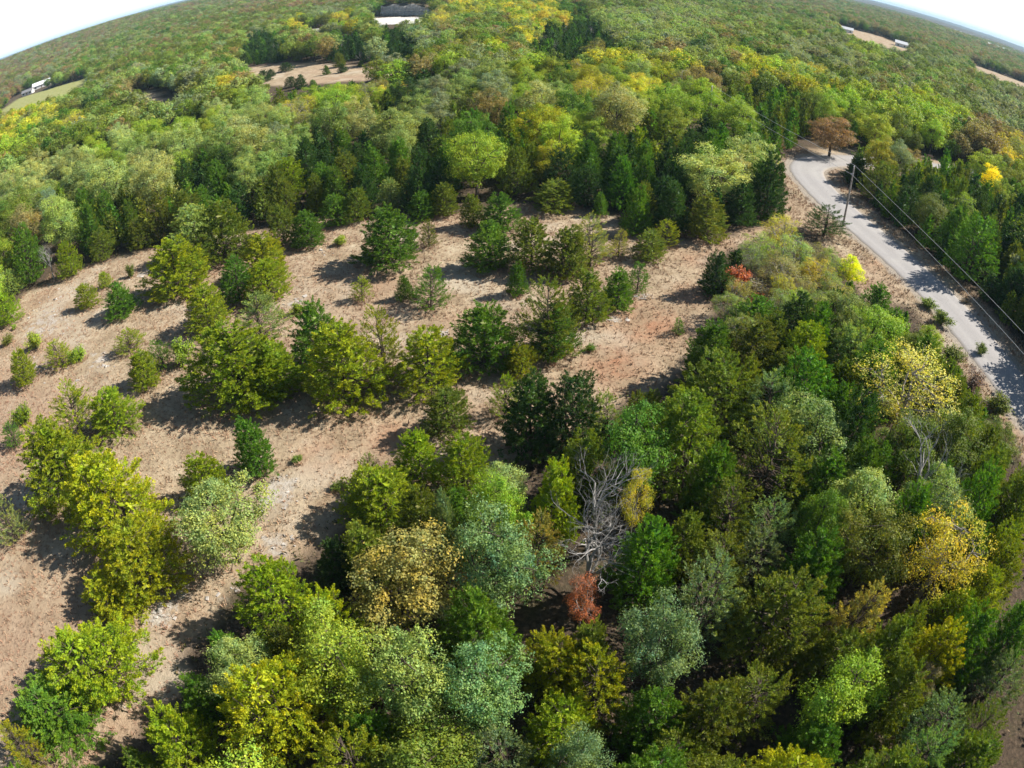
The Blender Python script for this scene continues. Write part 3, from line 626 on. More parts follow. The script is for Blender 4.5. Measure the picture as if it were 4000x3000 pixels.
('cd',18.2,38.8,5.9,3.2,'ol','pointed olive cedar right of the round pale olive cedar'),
('bl',111.5,107.2,8.5,6.4,'ye2','second golden broadleaf right of the intensely yellow tree'),
('bt',33.7,54.4,4.2,3.5,'go','nearest low thin gold broadleaf in front and left of the vivid yellow roadside tree'),
('cd',-8.5,23.7,5.5,3.9,'ol','pointed olive cedar behind and left of the mottled gold broad tree'),
('sh',37.3,62.6,1.2,1.1,'gb','nearest grey-brown shrub in front and left of the vivid yellow roadside tree'),
('bl',-59.9,153.6,7.1,5.4,'cr','cream-green broadleaf in front of the largest far-meadow cedar'),
('bl',40.5,145.2,6.5,4.9,'ob','orange-brown broadleaf in front of the dark round dome tree'),
('bl',12.2,122.5,7.3,7.1,'lg','bright green broadleaf right of the pale grey-brown oak'),
('cd',-16.6,17.3,3.2,2.1,'g','low pointed green cedar behind and left of the pale mint-leaved tree'),
('cr',10.6,83.5,5.9,5.1,'dg','round dark green cedar right of the several-trunked cedar at the back'),
('bt',16.8,163.5,8.0,5.4,'ye','thin yellow broadleaf behind and right of the pale grey-brown oak'),
('bt',20.1,149.8,7.0,5.9,'ye','second thin yellow broadleaf behind and left of the brown-topped tall oak'),
('cd',12.7,28.2,6.9,3.7,'g','pointed green cedar in front and right of the wide olive cedar'),
('cd',19.6,14.1,7.2,3.9,'ol','second pointed olive cedar in front and right of the gold-flushed cedar'),
('cd',15.2,87.6,7.0,4.5,'dg','pointed dark green cedar behind and left of the spire-like cedar near the back corner'),
('bl',-63.6,102.0,6.6,5.4,'pg','pale green broadleaf in front and left of the cream oak on the left'),
('cd',-26.8,91.7,6.9,3.7,'dg','second pointed dark green cedar in front of the vivid green oak'),
('sh',25.0,51.2,1.2,1.4,'gb','nearest grey-brown shrub behind and right of the round pale olive cedar'),
('cd',76.4,83.9,7.7,5.0,'dg','pointed dark green cedar in front and left of the intensely yellow tree'),
('bt',16.8,140.7,6.8,4.6,'ye','thin yellow broadleaf left of the brown-topped tall oak'),
('bl',-39.1,135.6,7.4,5.4,'lg','second bright green broadleaf left of the vivid green oak'),
('cd',-22.7,87.5,7.5,5.4,'ol','pointed olive cedar in front of the vivid green oak'),
('bt',22.2,54.1,4.2,2.8,'go','low thin gold broadleaf behind the round pale olive cedar'),
('cd',35.6,85.5,7.2,4.4,'g','pointed green cedar left of the tall dark corner cedar'),
('cd',-31.1,96.3,8.0,4.4,'dg','pointed dark green cedar in front and left of the vivid green oak'),
('sh',26.0,59.5,1.2,1.3,'re','red shrub left of the vivid yellow roadside tree'),
('cd',70.5,73.1,7.1,4.1,'ol','pointed olive cedar right of the tall cedar shading the road'),
('bl',-14.5,148.7,6.6,5.2,'ol','olive broadleaf right of the deep green oak'),
('bt',26.6,62.3,4.2,3.5,'pg','low thin pale green broadleaf in front and right of the broad corner cedar'),
('cd',9.1,36.6,4.4,2.9,'ol','low pointed olive cedar behind the bright green leafy tree'),
('bl',34.5,49.9,4.5,3.7,'ol','low olive broadleaf in front of the vivid yellow roadside tree'),
('cs',11.9,22.2,5.4,4.4,'ol','thin olive cedar behind the frosted feathery tree'),
('bl',-56.5,102.3,6.9,5.9,'lg','bright green broadleaf right of the cream oak on the left'),
('bl',-70.6,82.2,9.0,6.9,'pg','tall pale green broadleaf in front and left of the pale grey-green oak'),
('bl',33.5,147.9,6.6,5.6,'ye','yellow broadleaf right of the brown-topped tall oak'),
('bl',32.0,161.8,8.0,6.0,'gg','grey-green broadleaf behind and right of the brown-topped tall oak'),
('bl',-85.1,105.9,7.8,5.8,'cr','nearest cream-green broadleaf left of the pale grey-green oak'),
('cd',-16.8,13.6,4.5,2.7,'g','low pointed green cedar in front and left of the pale mint-leaved tree'),
('bl',-97.4,109.0,7.7,6.2,'pg','second pale green broadleaf left of the pale grey-green oak'),
('sh',27.2,51.3,1.2,1.4,'gb','third grey-brown shrub behind and right of the round pale olive cedar'),
('cd',-19.5,8.6,4.0,2.6,'ol','low pointed olive cedar in front and right of the wide flat-topped cedar'),
('bl',-96.4,97.9,6.7,5.5,'pg','nearest pale green broadleaf behind and left of the grey leafless bush-tree'),
('cd',68.2,63.0,6.0,3.9,'dg','third pointed dark green cedar in front and right of the tall cedar shading the road'),
('bl',28.1,23.9,7.2,5.4,'pg','pale green broadleaf in front and right of the leafless grey tree on the right'),
('bl',31.9,86.4,7.4,5.4,'cr','cream-green broadleaf right of the cream-topped oak'),
('cd',18.5,83.6,7.3,4.1,'g','nearest pointed green cedar behind the spire-like cedar near the back corner'),
('cd',10.4,38.3,3.4,2.3,'ol','low pointed olive cedar behind and right of the bright green leafy tree'),
('cd',-55.5,80.9,6.6,3.6,'g','pointed green cedar behind and right of the short-trunked cedar'),
('bt',20.5,52.2,3.7,2.9,'pg','low thin pale green broadleaf behind the round pale olive cedar'),
('sh',34.8,67.3,1.2,1.3,'ol','third olive shrub left of the vivid yellow roadside tree'),
('bl',24.3,131.8,7.2,5.3,'pg','pale green broadleaf right of the brown-topped tall oak'),
('sh',36.1,65.9,1.2,1.3,'ol','second olive shrub left of the vivid yellow roadside tree'),
('cd',-1.3,96.1,6.3,4.5,'g','pointed green cedar right of the big yellow-green oak'),
('cd',-3.5,28.0,3.8,2.5,'g','low pointed green cedar left of the lime-green broadleaf'),
('cd',25.2,23.1,7.2,4.4,'g','pointed green cedar behind and left of the sparse bright yellow tree'),
('cd',10.3,101.6,7.0,3.9,'dg','pointed dark green cedar in front and right of the pale grey-brown oak'),
('bl',-48.7,123.5,8.1,6.7,'pg','nearest pale green broadleaf right of the pale wide oak'),
('cd',23.6,28.0,6.8,3.9,'g','second pointed green cedar left of the leafless grey tree on the right'),
('cd',-48.9,79.5,7.4,4.2,'ol','pointed olive cedar in front of the cream oak on the left'),
('sh',29.3,50.4,1.2,1.4,'ol','second olive shrub in front and left of the vivid yellow roadside tree'),
('bt',-45.1,139.9,6.5,4.5,'go','nearest thin gold broadleaf left of the vivid green oak'),
('cd',20.0,92.8,6.6,4.1,'g','second pointed green cedar behind the spire-like cedar near the back corner'),
('sh',32.5,57.8,1.2,1.2,'gb','second grey-brown shrub in front and left of the vivid yellow roadside tree'),
('cd',66.3,67.4,7.9,4.2,'dg','nearest pointed dark green cedar in front and right of the tall cedar shading the road'),
('cd',-5.7,26.5,5.8,3.3,'ol','pointed olive cedar in front and right of the pointed yellow cedar'),
('bl',25.3,140.6,6.7,5.8,'ye2','golden broadleaf behind and right of the brown-topped tall oak'),
('cr',2.1,12.6,5.3,4.0,'gy','low round yellow-green cedar in front and left of the yellow-gold open tree'),
('cd',-44.4,95.1,8.1,4.8,'dg','pointed dark green cedar in front of the pale wide oak'),
('bl',98.7,101.9,6.6,5.4,'ol','olive broadleaf right of the intensely yellow tree'),
('cd',38.5,39.1,5.3,3.7,'ol','low pointed olive cedar right of the large yellow-leaved roadside tree'),
('cr',17.2,15.1,5.2,3.9,'ol','low round olive cedar behind the yellow-green broadleaf'),
('sh',37.5,66.4,1.2,1.4,'ol','nearest olive shrub left of the vivid yellow roadside tree'),
('bl',30.0,47.4,7.2,5.3,'pg','pale green broadleaf in front of the vivid yellow roadside tree'),
('sh',31.7,54.6,1.2,1.3,'re','red shrub in front and left of the vivid yellow roadside tree'),
('sh',35.3,59.0,1.2,1.2,'ol','nearest olive shrub in front and left of the vivid yellow roadside tree'),
('cd',25.5,29.2,5.5,3.4,'g','nearest pointed green cedar left of the leafless grey tree on the right'),
('sh',31.8,66.2,1.2,1.4,'gb','third grey-brown shrub left of the vivid yellow roadside tree'),
('cd',-22.3,7.1,3.4,2.4,'g','low pointed green cedar in front of the wide flat-topped cedar'),
('cd',-84.1,79.2,7.7,4.1,'ol','pointed olive cedar left of the grey leafless bush-tree'),
('bl',-87.3,122.0,7.0,5.7,'lg','second bright green broadleaf behind and right of the pale grey-green oak'),
('cd',6.3,12.9,6.0,4.2,'g','nearest pointed green cedar in front and right of the yellow-gold open tree'),
('cr',26.8,16.3,4.8,3.4,'gy','low round yellow-green cedar in front of the sparse bright yellow tree'),
('cr',22.0,40.9,5.0,3.8,'ol','low round olive cedar right of the round pale olive cedar'),
('cd',24.8,35.3,6.0,3.8,'g','pointed green cedar behind and right of the tall feathery olive cedar'),
('cs',7.6,10.8,4.9,3.6,'ol','low thin olive cedar in front and right of the yellow-gold open tree'),
('cd',-44.0,83.9,6.1,3.6,'g','pointed green cedar behind and left of the tallest cedar of the peak group'),
('cd',-6.8,12.2,5.4,2.9,'g','pointed green cedar in front and left of the pale broad tree'),
('cd',-11.9,16.7,5.5,3.3,'ol','pointed olive cedar in front and left of the vivid yellow cedar'),
('bt',14.8,137.8,7.1,5.3,'ye','thin yellow broadleaf right of the pale grey-brown oak'),
('bl',-0.5,29.0,4.5,3.8,'pg','low pale green broadleaf behind and right of the lime-green broadleaf'),
('cd',19.3,11.5,7.2,4.0,'ol','pointed olive cedar right of the yellow-green broadleaf'),
('cd',82.4,89.2,7.8,4.7,'g','pointed green cedar in front of the intensely yellow tree'),
('cs',15.6,24.8,5.4,3.8,'bg','second thin blue-green cedar behind and right of the frosted feathery tree'),
('cd',-15.8,92.2,7.8,4.2,'g','nearest pointed green cedar behind and left of the bright cone cedar on the back edge'),
('bl',72.7,107.9,7.5,6.0,'ol','olive broadleaf in front and right of the sunlit tree right of the rusty tree'),
('bt',27.7,55.7,4.0,2.9,'ye','second low thin yellow broadleaf left of the vivid yellow roadside tree'),
]
EXTRA_TREES = [('cd',-49.8,83.4,5.5,3.6,'g'),('cd',91.9,89.1,7.5,5.1,'dg'),('cr',21.0,104.4,6.3,4.8,'gy'),('cd',-79.6,131.4,7.7,5.1,'dg'),('cr',65.9,84.6,4.8,3.9,'dg'),('cd',-35.9,121.2,5.9,3.7,'g'),('cr',-51.3,146.2,5.0,4.5,'ol'),('cr',-19.4,159.6,7.0,5.3,'dg'),('cd',-33.4,112.8,6.4,3.4,'dg'),('cd',-78.1,136.3,6.2,3.9,'dg'),('bl',-48.5,152.8,4.4,4.5,'lg'),('cd',-66.6,82.2,6.1,3.7,'ol'),('cd',25.8,116.4,6.3,4.2,'g'),('cd',92.4,132.6,5.4,2.9,'g'),('cd',-44.5,87.4,6.2,3.6,'dg'),('cd',52.8,151.9,7.7,4.7,'ol'),('cd',-21.5,99.3,6.2,3.6,'g'),('cd',-48.2,143.4,7.4,4.1,'g'),('cd',-80.9,76.7,6.3,4.3,'g'),('cr',-102.6,99.9,6.0,4.3,'ol'),('cr',-54.7,155.1,6.6,5.7,'ol'),('cd',-48.0,87.7,6.3,4.4,'g'),('bl',-40.6,155.3,5.7,6.2,'lg'),('bl',-76.0,144.0,5.1,4.9,'lg'),('cr',-34.2,83.0,5.1,3.9,'ol'),('bl',-31.6,155.6,5.3,5.5,'pg'),('cd',-66.9,85.6,6.6,3.9,'ol'),('cd',-40.9,82.5,5.3,3.7,'g'),('cd',51.7,140.2,6.0,3.9,'g'),('bl',-43.8,143.3,5.3,4.9,'lg'),('cd',41.3,106.7,7.1,3.9,'g'),('cd',21.0,97.5,6.1,4.2,'dg'),('cd',56.5,130.2,7.8,4.2,'ol'),('cr',47.5,140.8,5.0,3.7,'gy'),('cd',-19.7,116.9,5.9,4.2,'dg'),('cd',-20.9,121.7,5.5,3.0,'dg'),('cd',-22.0,124.8,5.6,3.2,'g'),('cd',-1.4,102.0,6.2,4.1,'g'),('cd',36.5,107.3,7.1,4.5,'g'),('cr',74.3,100.9,6.1,4.7,'gy'),('cd',59.1,140.4,8.1,4.3,'g'),('cd',61.5,135.5,7.3,4.8,'ol'),('cr',44.0,103.3,4.5,3.2,'dg'),('cd',-36.5,154.1,6.3,3.4,'g'),('cr',-38.7,86.0,5.5,4.8,'dg'),('bl',-68.8,135.5,4.9,4.0,'lg'),('cr',-24.3,162.6,6.3,5.0,'dg'),('cr',70.4,76.8,6.1,4.9,'dg'),('cr',79.9,102.1,5.0,3.7,'ol'),('cd',13.0,99.0,6.3,3.6,'dg'),('cd',71.5,93.3,6.2,4.1,'ol'),('cd',-55.1,84.0,5.9,4.1,'ol'),('cr',-24.8,118.7,5.6,4.7,'dg'),('cd',45.4,134.6,7.4,4.3,'ol'),('cd',67.1,144.7,7.8,5.4,'g'),('cd',-32.5,109.0,6.0,3.2,'dg'),('cr',50.5,133.1,4.9,4.0,'gy'),('cr',16.4,117.1,5.5,4.1,'ol'),('cr',92.5,110.7,5.2,4.1,'gy'),('cd',34.5,155.3,5.7,3.5,'ol'),('bl',-89.3,126.1,6.5,5.3,'lg'),('cd',-51.5,98.1,6.5,3.9,'dg'),('cd',-6.5,125.3,6.3,4.3,'ol'),('cd',40.1,42.2,3.8,2.9,'ol'),('cd',-60.8,84.1,5.8,3.5,'g'),('cr',-22.6,102.0,5.2,3.9,'dg'),('cd',50.9,125.8,6.1,3.2,'dg'),('bt',30.9,145.0,6.4,4.6,'ye'),('cd',82.2,93.2,5.6,3.0,'dg'),('cd',62.2,146.1,7.6,4.3,'g'),('cd',59.2,74.8,5.2,3.5,'g'),('bl',-67.1,128.3,5.6,5.9,'lg'),('cd',-6.7,130.7,7.4,4.9,'ol'),('cd',-8.6,111.6,5.4,3.3,'ol'),('cd',51.9,129.3,6.5,4.1,'g'),('cr',27.3,103.1,6.2,5.1,'ol'),('cd',-17.8,149.4,6.6,4.2,'g'),('cr',71.5,147.6,5.0,4.2,'ol'),('cd',-40.5,118.4,5.5,3.4,'ol'),('cr',77.4,96.4,5.0,3.5,'ol'),('cd',86.1,104.1,5.5,3.8,'g'),('cd',66.1,93.4,5.4,3.5,'dg'),('cr',59.2,147.6,6.1,4.5,'ol'),('cr',-58.2,79.6,5.6,4.5,'ol'),('cd',84.4,85.5,6.5,3.5,'ol'),('cd',59.0,127.9,7.0,4.5,'g'),('bt',-24.3,151.5,5.4,4.9,'ye'),('cd',39.1,101.7,6.4,3.9,'dg'),('cd',52.9,144.9,5.7,3.9,'g'),('cd',40.2,90.5,3.8,2.4,'g'),('cd',74.9,90.1,5.4,2.9,'g'),('bl',90.8,126.7,5.6,4.1,'ol'),('cd',82.9,103.6,7.4,4.2,'g'),('cd',78.7,143.4,6.1,4.2,'g'),('cd',-51.5,102.3,7.0,4.7,'g'),('cd',37.5,117.7,7.6,4.8,'g'),('cd',45.3,115.9,5.8,3.9,'g'),('cd',95.8,89.8,7.3,3.9,'dg'),('cd',73.7,75.9,5.9,3.3,'dg'),('cd',54.3,134.3,5.7,3.6,'g'),('cd',-80.2,139.0,6.1,3.7,'g'),('cd',-24.2,133.5,7.7,5.4,'ol'),('cd',-49.3,95.7,5.7,3.1,'dg'),('cr',30.2,105.5,6.2,4.5,'dg'),('cd',26.7,77.2,5.3,3.3,'dg'),('cd',-80.8,96.5,7.1,4.3,'ol'),('cd',-57.0,151.1,6.6,4.1,'ol'),('bl',-73.5,135.6,5.8,4.9,'lg'),('cr',-104.2,126.9,6.8,4.8,'ol'),('cd',99.1,92.2,6.8,4.4,'g'),('cr',35.5,113.8,6.5,5.2,'dg'),('cd',-80.7,142.1,5.0,3.1,'dg'),('cd',-25.0,125.5,6.9,3.9,'ol'),('cd',60.7,132.1,8.0,4.9,'ol'),('cr',73.8,72.1,5.3,4.4,'dg'),('cr',-19.6,93.3,5.9,5.1,'dg'),('cd',-7.4,93.8,6.0,3.2,'ol'),('cr',-100.2,96.2,7.1,5.2,'ol'),('cd',18.3,95.5,5.8,3.6,'dg'),('cd',-25.6,97.1,5.9,3.3,'ol'),('cd',-33.3,150.5,5.7,3.7,'ol'),('cd',61.6,150.5,5.2,3.0,'g'),('cd',45.3,109.3,6.2,3.3,'ol'),('cd',82.2,81.0,6.4,3.5,'g'),('cr',0.4,107.2,6.6,6.0,'gy'),('cd',92.2,85.1,6.7,4.2,'dg'),('cr',79.9,86.0,6.3,4.9,'dg'),('cr',-5.7,106.4,6.0,5.4,'dg'),('cr',59.8,144.1,6.2,4.4,'gy'),('cd',52.0,120.8,5.6,3.7,'dg'),('cd',24.5,113.2,6.8,4.5,'ol'),('cr',23.1,100.3,4.9,3.7,'gy'),('cd',90.7,106.3,5.9,3.6,'g'),('cr',-65.9,88.6,5.3,3.8,'gy'),('cd',4.3,137.8,5.5,3.1,'g'),('bl',-73.1,140.3,4.1,3.9,'lg'),('cd',-20.4,154.6,7.3,4.3,'dg'),('cd',-86.9,81.6,5.4,2.9,'g'),('cd',82.4,77.6,7.1,5.0,'dg'),('cr',-20.1,112.7,6.4,4.4,'dg'),('bt',18.7,154.2,6.3,4.4,'ye'),('cd',-53.8,141.5,5.5,3.4,'ol'),('cd',104.5,98.3,6.7,3.9,'ol'),('cd',-2.3,147.3,8.0,5.6,'ol'),('cr',-53.1,148.6,5.3,3.8,'ol'),('cd',81.6,135.7,5.3,3.4,'g'),('cd',-22.4,157.5,5.7,3.9,'dg'),('cd',88.9,103.9,5.7,3.9,'ol'),('cd',74.4,97.3,7.2,4.4,'ol'),('cd',-1.1,121.9,6.4,4.4,'ol'),('cr',36.0,98.3,6.2,5.0,'dg'),('cd',71.6,96.6,5.8,3.6,'g'),('cr',85.3,95.9,7.0,6.4,'dg'),('cd',83.2,109.8,4.8,3.0,'g'),('cd',-28.9,108.1,6.0,3.4,'dg'),('cr',0.5,93.0,5.2,4.7,'ol'),('cd',0.6,99.6,5.9,3.6,'g'),('cr',-35.9,87.9,5.0,4.5,'ol'),('cd',38.1,86.9,5.8,3.1,'ol'),('cd',-51.0,155.5,4.3,2.8,'dg'),('cd',2.8,149.6,5.8,3.6,'g'),('cd',-28.2,127.2,6.7,3.7,'dg'),('cd',-20.4,163.5,7.1,4.4,'dg'),('cd',77.1,101.5,5.5,3.1,'ol'),('cr',-31.5,99.9,6.0,5.0,'dg'),('cd',86.2,83.1,6.8,4.5,'dg'),('cr',9.7,126.3,6.3,4.3,'ol'),('cd',48.6,136.7,5.9,3.8,'g'),('cd',17.7,89.1,5.3,3.2,'dg'),('cr',56.9,151.0,6.5,4.9,'gy'),('cd',76.8,80.3,6.9,4.3,'dg'),('cd',69.8,85.4,6.1,3.5,'g'),('cd',31.7,96.4,6.1,3.4,'g'),('cd',54.0,124.3,7.8,4.4,'ol'),('cd',79.7,90.6,5.6,3.4,'dg'),('cd',55.9,147.1,5.6,3.7,'ol'),('cd',54.9,127.1,5.9,3.4,'ol'),('cd',47.4,113.9,5.9,4.1,'dg'),('cd',83.8,100.0,8.1,4.9,'ol'),('cd',98.0,110.7,5.4,3.2,'g'),('cd',52.4,136.7,6.2,3.8,'ol'),('cr',-48.7,139.5,5.1,4.7,'ol'),('cd',34.8,95.0,5.9,3.8,'dg'),('cr',42.1,101.8,4.7,3.3,'dg'),('cd',80.4,99.1,5.8,3.6,'g'),('cd',36.3,56.5,3.7,2.5,'g'),('cd',5.6,147.4,7.9,4.6,'g'),('cd',-14.0,109.0,6.3,3.8,'ol'),('cd',-21.4,107.4,6.2,3.8,'ol'),('cd',79.3,94.1,6.0,3.7,'g'),('cr',65.8,81.1,6.6,4.9,'dg'),('cd',-25.8,129.3,5.5,3.7,'dg'),('cd',36.4,103.5,5.6,3.2,'g'),('cd',76.1,70.3,6.1,3.6,'dg'),('cd',12.0,156.0,7.9,5.4,'g'),('cr',-70.3,103.7,5.8,4.6,'ol'),('cd',28.8,93.2,6.0,3.5,'g'),('cd',18.8,87.0,5.2,3.4,'dg'),('cd',2.9,109.6,5.4,3.5,'g'),('cd',58.7,89.0,4.7,2.8,'dg'),('cd',-97.3,92.0,7.3,4.8,'g'),('cd',-29.3,134.6,5.7,3.9,'dg'),('cd',57.0,144.3,5.3,2.8,'ol'),('cd',41.1,40.4,3.8,2.3,'g'),('cr',63.7,142.6,6.5,5.6,'ol'),('cd',-23.2,128.1,6.4,3.9,'dg'),('cd',14.6,158.9,7.7,5.0,'g'),('cd',-84.1,84.3,5.6,3.4,'ol'),('cd',-32.5,161.4,5.0,3.4,'ol'),('cd',-11.5,123.2,6.1,3.5,'ol'),('cr',-105.2,102.8,5.0,4.4,'ol'),('cr',86.4,89.0,6.0,4.5,'dg'),('bt',-28.6,149.3,5.3,4.8,'ye'),('cr',-60.0,117.4,6.0,5.1,'ol'),('cr',63.2,105.0,5.9,4.0,'ol'),('cd',2.2,95.5,6.0,3.2,'g'),('cd',23.6,93.4,5.6,3.6,'dg'),('bl',-27.3,158.4,4.0,4.3,'pg'),('cd',40.7,50.9,3.5,2.2,'g'),('cd',-34.1,106.6,5.4,3.4,'dg'),('cd',86.6,108.3,7.7,4.2,'g'),('cd',61.2,153.0,6.0,3.6,'g'),('cd',94.1,93.1,5.5,3.8,'ol'),('cd',48.6,118.3,6.8,4.0,'dg'),('cr',-37.3,159.4,5.4,4.4,'dg'),('cd',65.2,149.5,8.1,4.7,'g'),('cd',37.1,152.3,6.0,4.2,'ol'),('cr',-71.6,148.6,4.9,4.3,'ol'),('cd',-61.8,89.8,6.6,3.6,'ol'),('cr',-99.6,118.8,4.9,3.7,'ol'),('cd',62.2,128.9,7.1,4.7,'ol'),('cd',45.2,106.8,5.0,2.7,'g'),('cd',-57.7,83.3,5.3,3.2,'ol'),('cr',-27.0,105.4,6.6,4.6,'ol'),('cr',-48.0,90.9,5.4,4.1,'dg'),('cd',90.6,82.7,5.2,3.1,'dg'),('cd',-28.1,98.0,5.7,3.9,'dg'),('cd',59.5,69.9,5.3,2.9,'dg'),('cd',24.5,62.3,3.9,3.1,'dg'),('cd',34.8,110.0,6.5,3.9,'dg'),('cd',-7.7,118.5,6.8,3.7,'ol'),('cd',89.2,109.2,4.7,3.1,'ol'),('cd',-13.0,85.6,5.2,2.8,'dg'),('bl',-65.7,133.2,5.3,4.3,'cr'),('cd',-41.5,87.6,5.4,3.6,'g'),('cd',40.6,38.7,3.4,2.2,'g'),('cd',79.1,70.8,5.3,3.7,'dg'),('cd',-2.2,125.5,6.5,4.4,'g'),('cd',-0.5,158.2,5.3,3.6,'g'),('cd',-58.6,87.4,6.2,4.3,'ol'),('cd',97.6,98.0,7.3,4.7,'g'),('bl',102.9,127.6,5.8,4.4,'g'),('cr',-51.1,87.2,5.8,4.4,'ol'),('cr',26.4,107.4,6.9,5.8,'ol'),('cd',59.0,82.0,6.1,3.8,'dg'),('bl',-45.0,157.5,5.5,5.1,'g'),('cd',57.7,133.2,5.9,3.9,'g'),('cr',-33.5,103.5,6.1,4.9,'dg'),('cr',-62.4,106.3,5.9,4.2,'ol'),('cd',55.7,136.7,5.4,3.1,'g'),('cd',33.4,106.9,6.1,3.9,'dg'),('cd',4.9,107.4,5.4,3.6,'g'),('cd',55.9,120.4,5.0,3.1,'ol'),('cd',-6.4,134.2,7.0,3.7,'ol'),('bl',-8.3,160.7,6.7,5.2,'pg'),('cr',-70.4,125.2,7.0,5.3,'ol'),('cd',48.3,111.0,6.5,3.5,'g'),('bt',37.6,64.9,3.4,2.5,'pg'),('bl',40.6,94.6,4.0,3.8,'g'),('cd',-24.6,122.5,5.5,3.5,'g'),('cd',62.4,138.5,5.3,3.2,'g'),('cd',-48.9,148.8,6.9,4.4,'ol'),('cr',-70.9,111.0,6.1,4.2,'ol'),('cd',27.1,120.7,5.4,3.8,'ol'),('cd',-36.9,116.1,6.7,4.2,'ol'),('cr',-51.4,136.9,5.1,3.8,'gy'),('cd',39.6,34.2,3.4,2.2,'g'),('cd',79.0,77.3,5.5,3.4,'dg'),('cd',68.5,96.7,6.4,3.4,'ol'),('cr',-29.6,111.4,6.0,4.2,'ol'),('cd',88.3,99.8,6.6,4.2,'ol'),('bt',-29.0,152.8,6.6,4.7,'go'),('cd',55.2,140.8,5.5,3.5,'ol'),('cd',52.7,148.5,5.6,3.8,'ol'),('cd',79.3,138.2,6.9,4.8,'g'),('bt',34.5,66.0,3.4,2.4,'go'),('cr',17.6,122.3,6.6,4.8,'ol'),('cd',-12.5,144.3,5.2,3.2,'g'),('cd',64.6,132.8,8.0,5.6,'ol'),('cd',35.7,52.4,3.2,1.9,'ol'),('cd',-75.1,130.7,5.5,3.8,'dg'),('cd',85.8,92.3,5.3,2.9,'dg'),('cd',76.7,92.2,6.6,4.0,'ol'),('cd',-38.1,82.7,5.4,3.4,'dg'),('cd',-73.7,66.2,5.2,3.0,'g'),('cd',-69.9,139.4,4.9,3.3,'g'),('cr',95.0,110.2,4.2,2.9,'ol'),('cd',54.5,155.6,5.9,3.4,'g'),('cd',-14.8,152.8,6.1,3.5,'g'),('bl',-10.5,164.4,6.8,5.0,'gg'),('cd',81.1,108.5,5.4,3.1,'g'),('cd',-5.2,122.2,7.2,3.8,'ol'),('cd',5.9,158.7,5.3,3.0,'g'),('cd',58.4,85.1,6.3,3.4,'g'),('cr',-8.6,103.1,5.6,4.8,'dg'),('cr',-78.0,113.0,7.1,5.5,'ol'),('cd',-63.8,147.7,5.3,3.1,'ol'),('cd',54.0,118.1,6.1,3.4,'g'),('cd',-18.0,109.6,6.7,4.4,'ol'),('cr',60.8,59.9,4.3,3.4,'dg'),('cd',49.9,143.5,7.7,5.0,'ol'),('cr',-48.3,127.2,5.1,3.6,'ol'),('cd',74.0,127.0,6.4,3.6,'g'),('cd',32.6,93.7,5.7,3.4,'ol'),('cd',-9.7,120.7,6.9,4.1,'ol'),('cd',68.7,79.5,5.9,3.7,'ol'),('cd',-82.9,140.4,7.6,4.6,'g'),('cr',-28.5,130.8,5.7,4.3,'dg'),('cd',-63.3,81.6,5.9,3.4,'ol'),('cd',76.7,99.0,6.0,3.6,'ol'),('cr',81.2,96.4,5.2,3.5,'ol'),('cd',89.6,86.3,5.6,3.2,'dg'),('cd',92.3,129.4,7.6,4.3,'ol'),('cr',-53.3,95.2,5.2,4.4,'ol'),('cd',9.5,146.7,7.3,4.2,'g'),('cd',-80.3,73.4,6.7,4.1,'ol'),('cd',22.7,106.8,5.8,3.1,'g'),('cd',80.8,128.5,7.6,5.3,'g'),('cd',100.7,110.3,5.9,4.1,'g'),('cd',-29.6,103.0,6.3,3.5,'dg'),('cr',-12.4,105.3,6.5,4.7,'dg'),('cd',49.7,122.2,5.7,3.5,'dg'),('cd',24.7,97.3,6.3,4.0,'dg'),('cd',110.5,111.9,6.5,3.4,'g'),('cr',-23.5,105.4,5.9,4.4,'dg'),('cd',46.2,138.8,5.3,2.9,'ol'),('cr',2.8,116.5,6.1,5.3,'ol'),('cd',75.3,145.5,7.0,4.1,'g'),('cd',107.9,101.1,5.4,3.1,'g'),('cr',-84.4,100.6,5.2,4.0,'ol'),('cd',60.2,54.5,4.7,2.8,'ol'),('cd',-15.9,156.8,5.6,3.2,'g'),('cd',33.6,104.1,6.4,3.4,'g'),('cd',50.4,150.1,5.8,3.1,'g'),('cd',-76.2,140.0,6.1,4.2,'g'),('cd',19.3,100.9,6.2,3.4,'dg'),('cd',41.1,35.2,3.2,2.4,'g')]
DENSE_RADIUS = 165
TINTS = {'gy': (0.19, 0.24, 0.012), 'g': (0.08, 0.165, 0.016), 'dg': (0.036, 0.08, 0.018), 'ol': (0.12, 0.155, 0.02), 'pg': (0.21, 0.27, 0.085), 'bg': (0.125, 0.19, 0.085), 'lg': (0.225, 0.3, 0.03), 'ye': (0.42, 0.38, 0.045), 'ye2': (0.255, 0.27, 0.012), 'ye3': (0.42, 0.41, 0.09), 'yb': (0.62, 0.6, 0.008), 'go': (0.25, 0.235, 0.07), 'cr': (0.31, 0.34, 0.13), 'cr2': (0.22, 0.22, 0.085), 'ru': (0.22, 0.14, 0.085), 're': (0.36, 0.12, 0.07), 'gr': (0.34, 0.33, 0.32), 'gb': (0.22, 0.18, 0.13), 'br2': (0.16, 0.095, 0.075), 'gg': (0.2, 0.23, 0.145), 'ob': (0.2, 0.165, 0.07)}
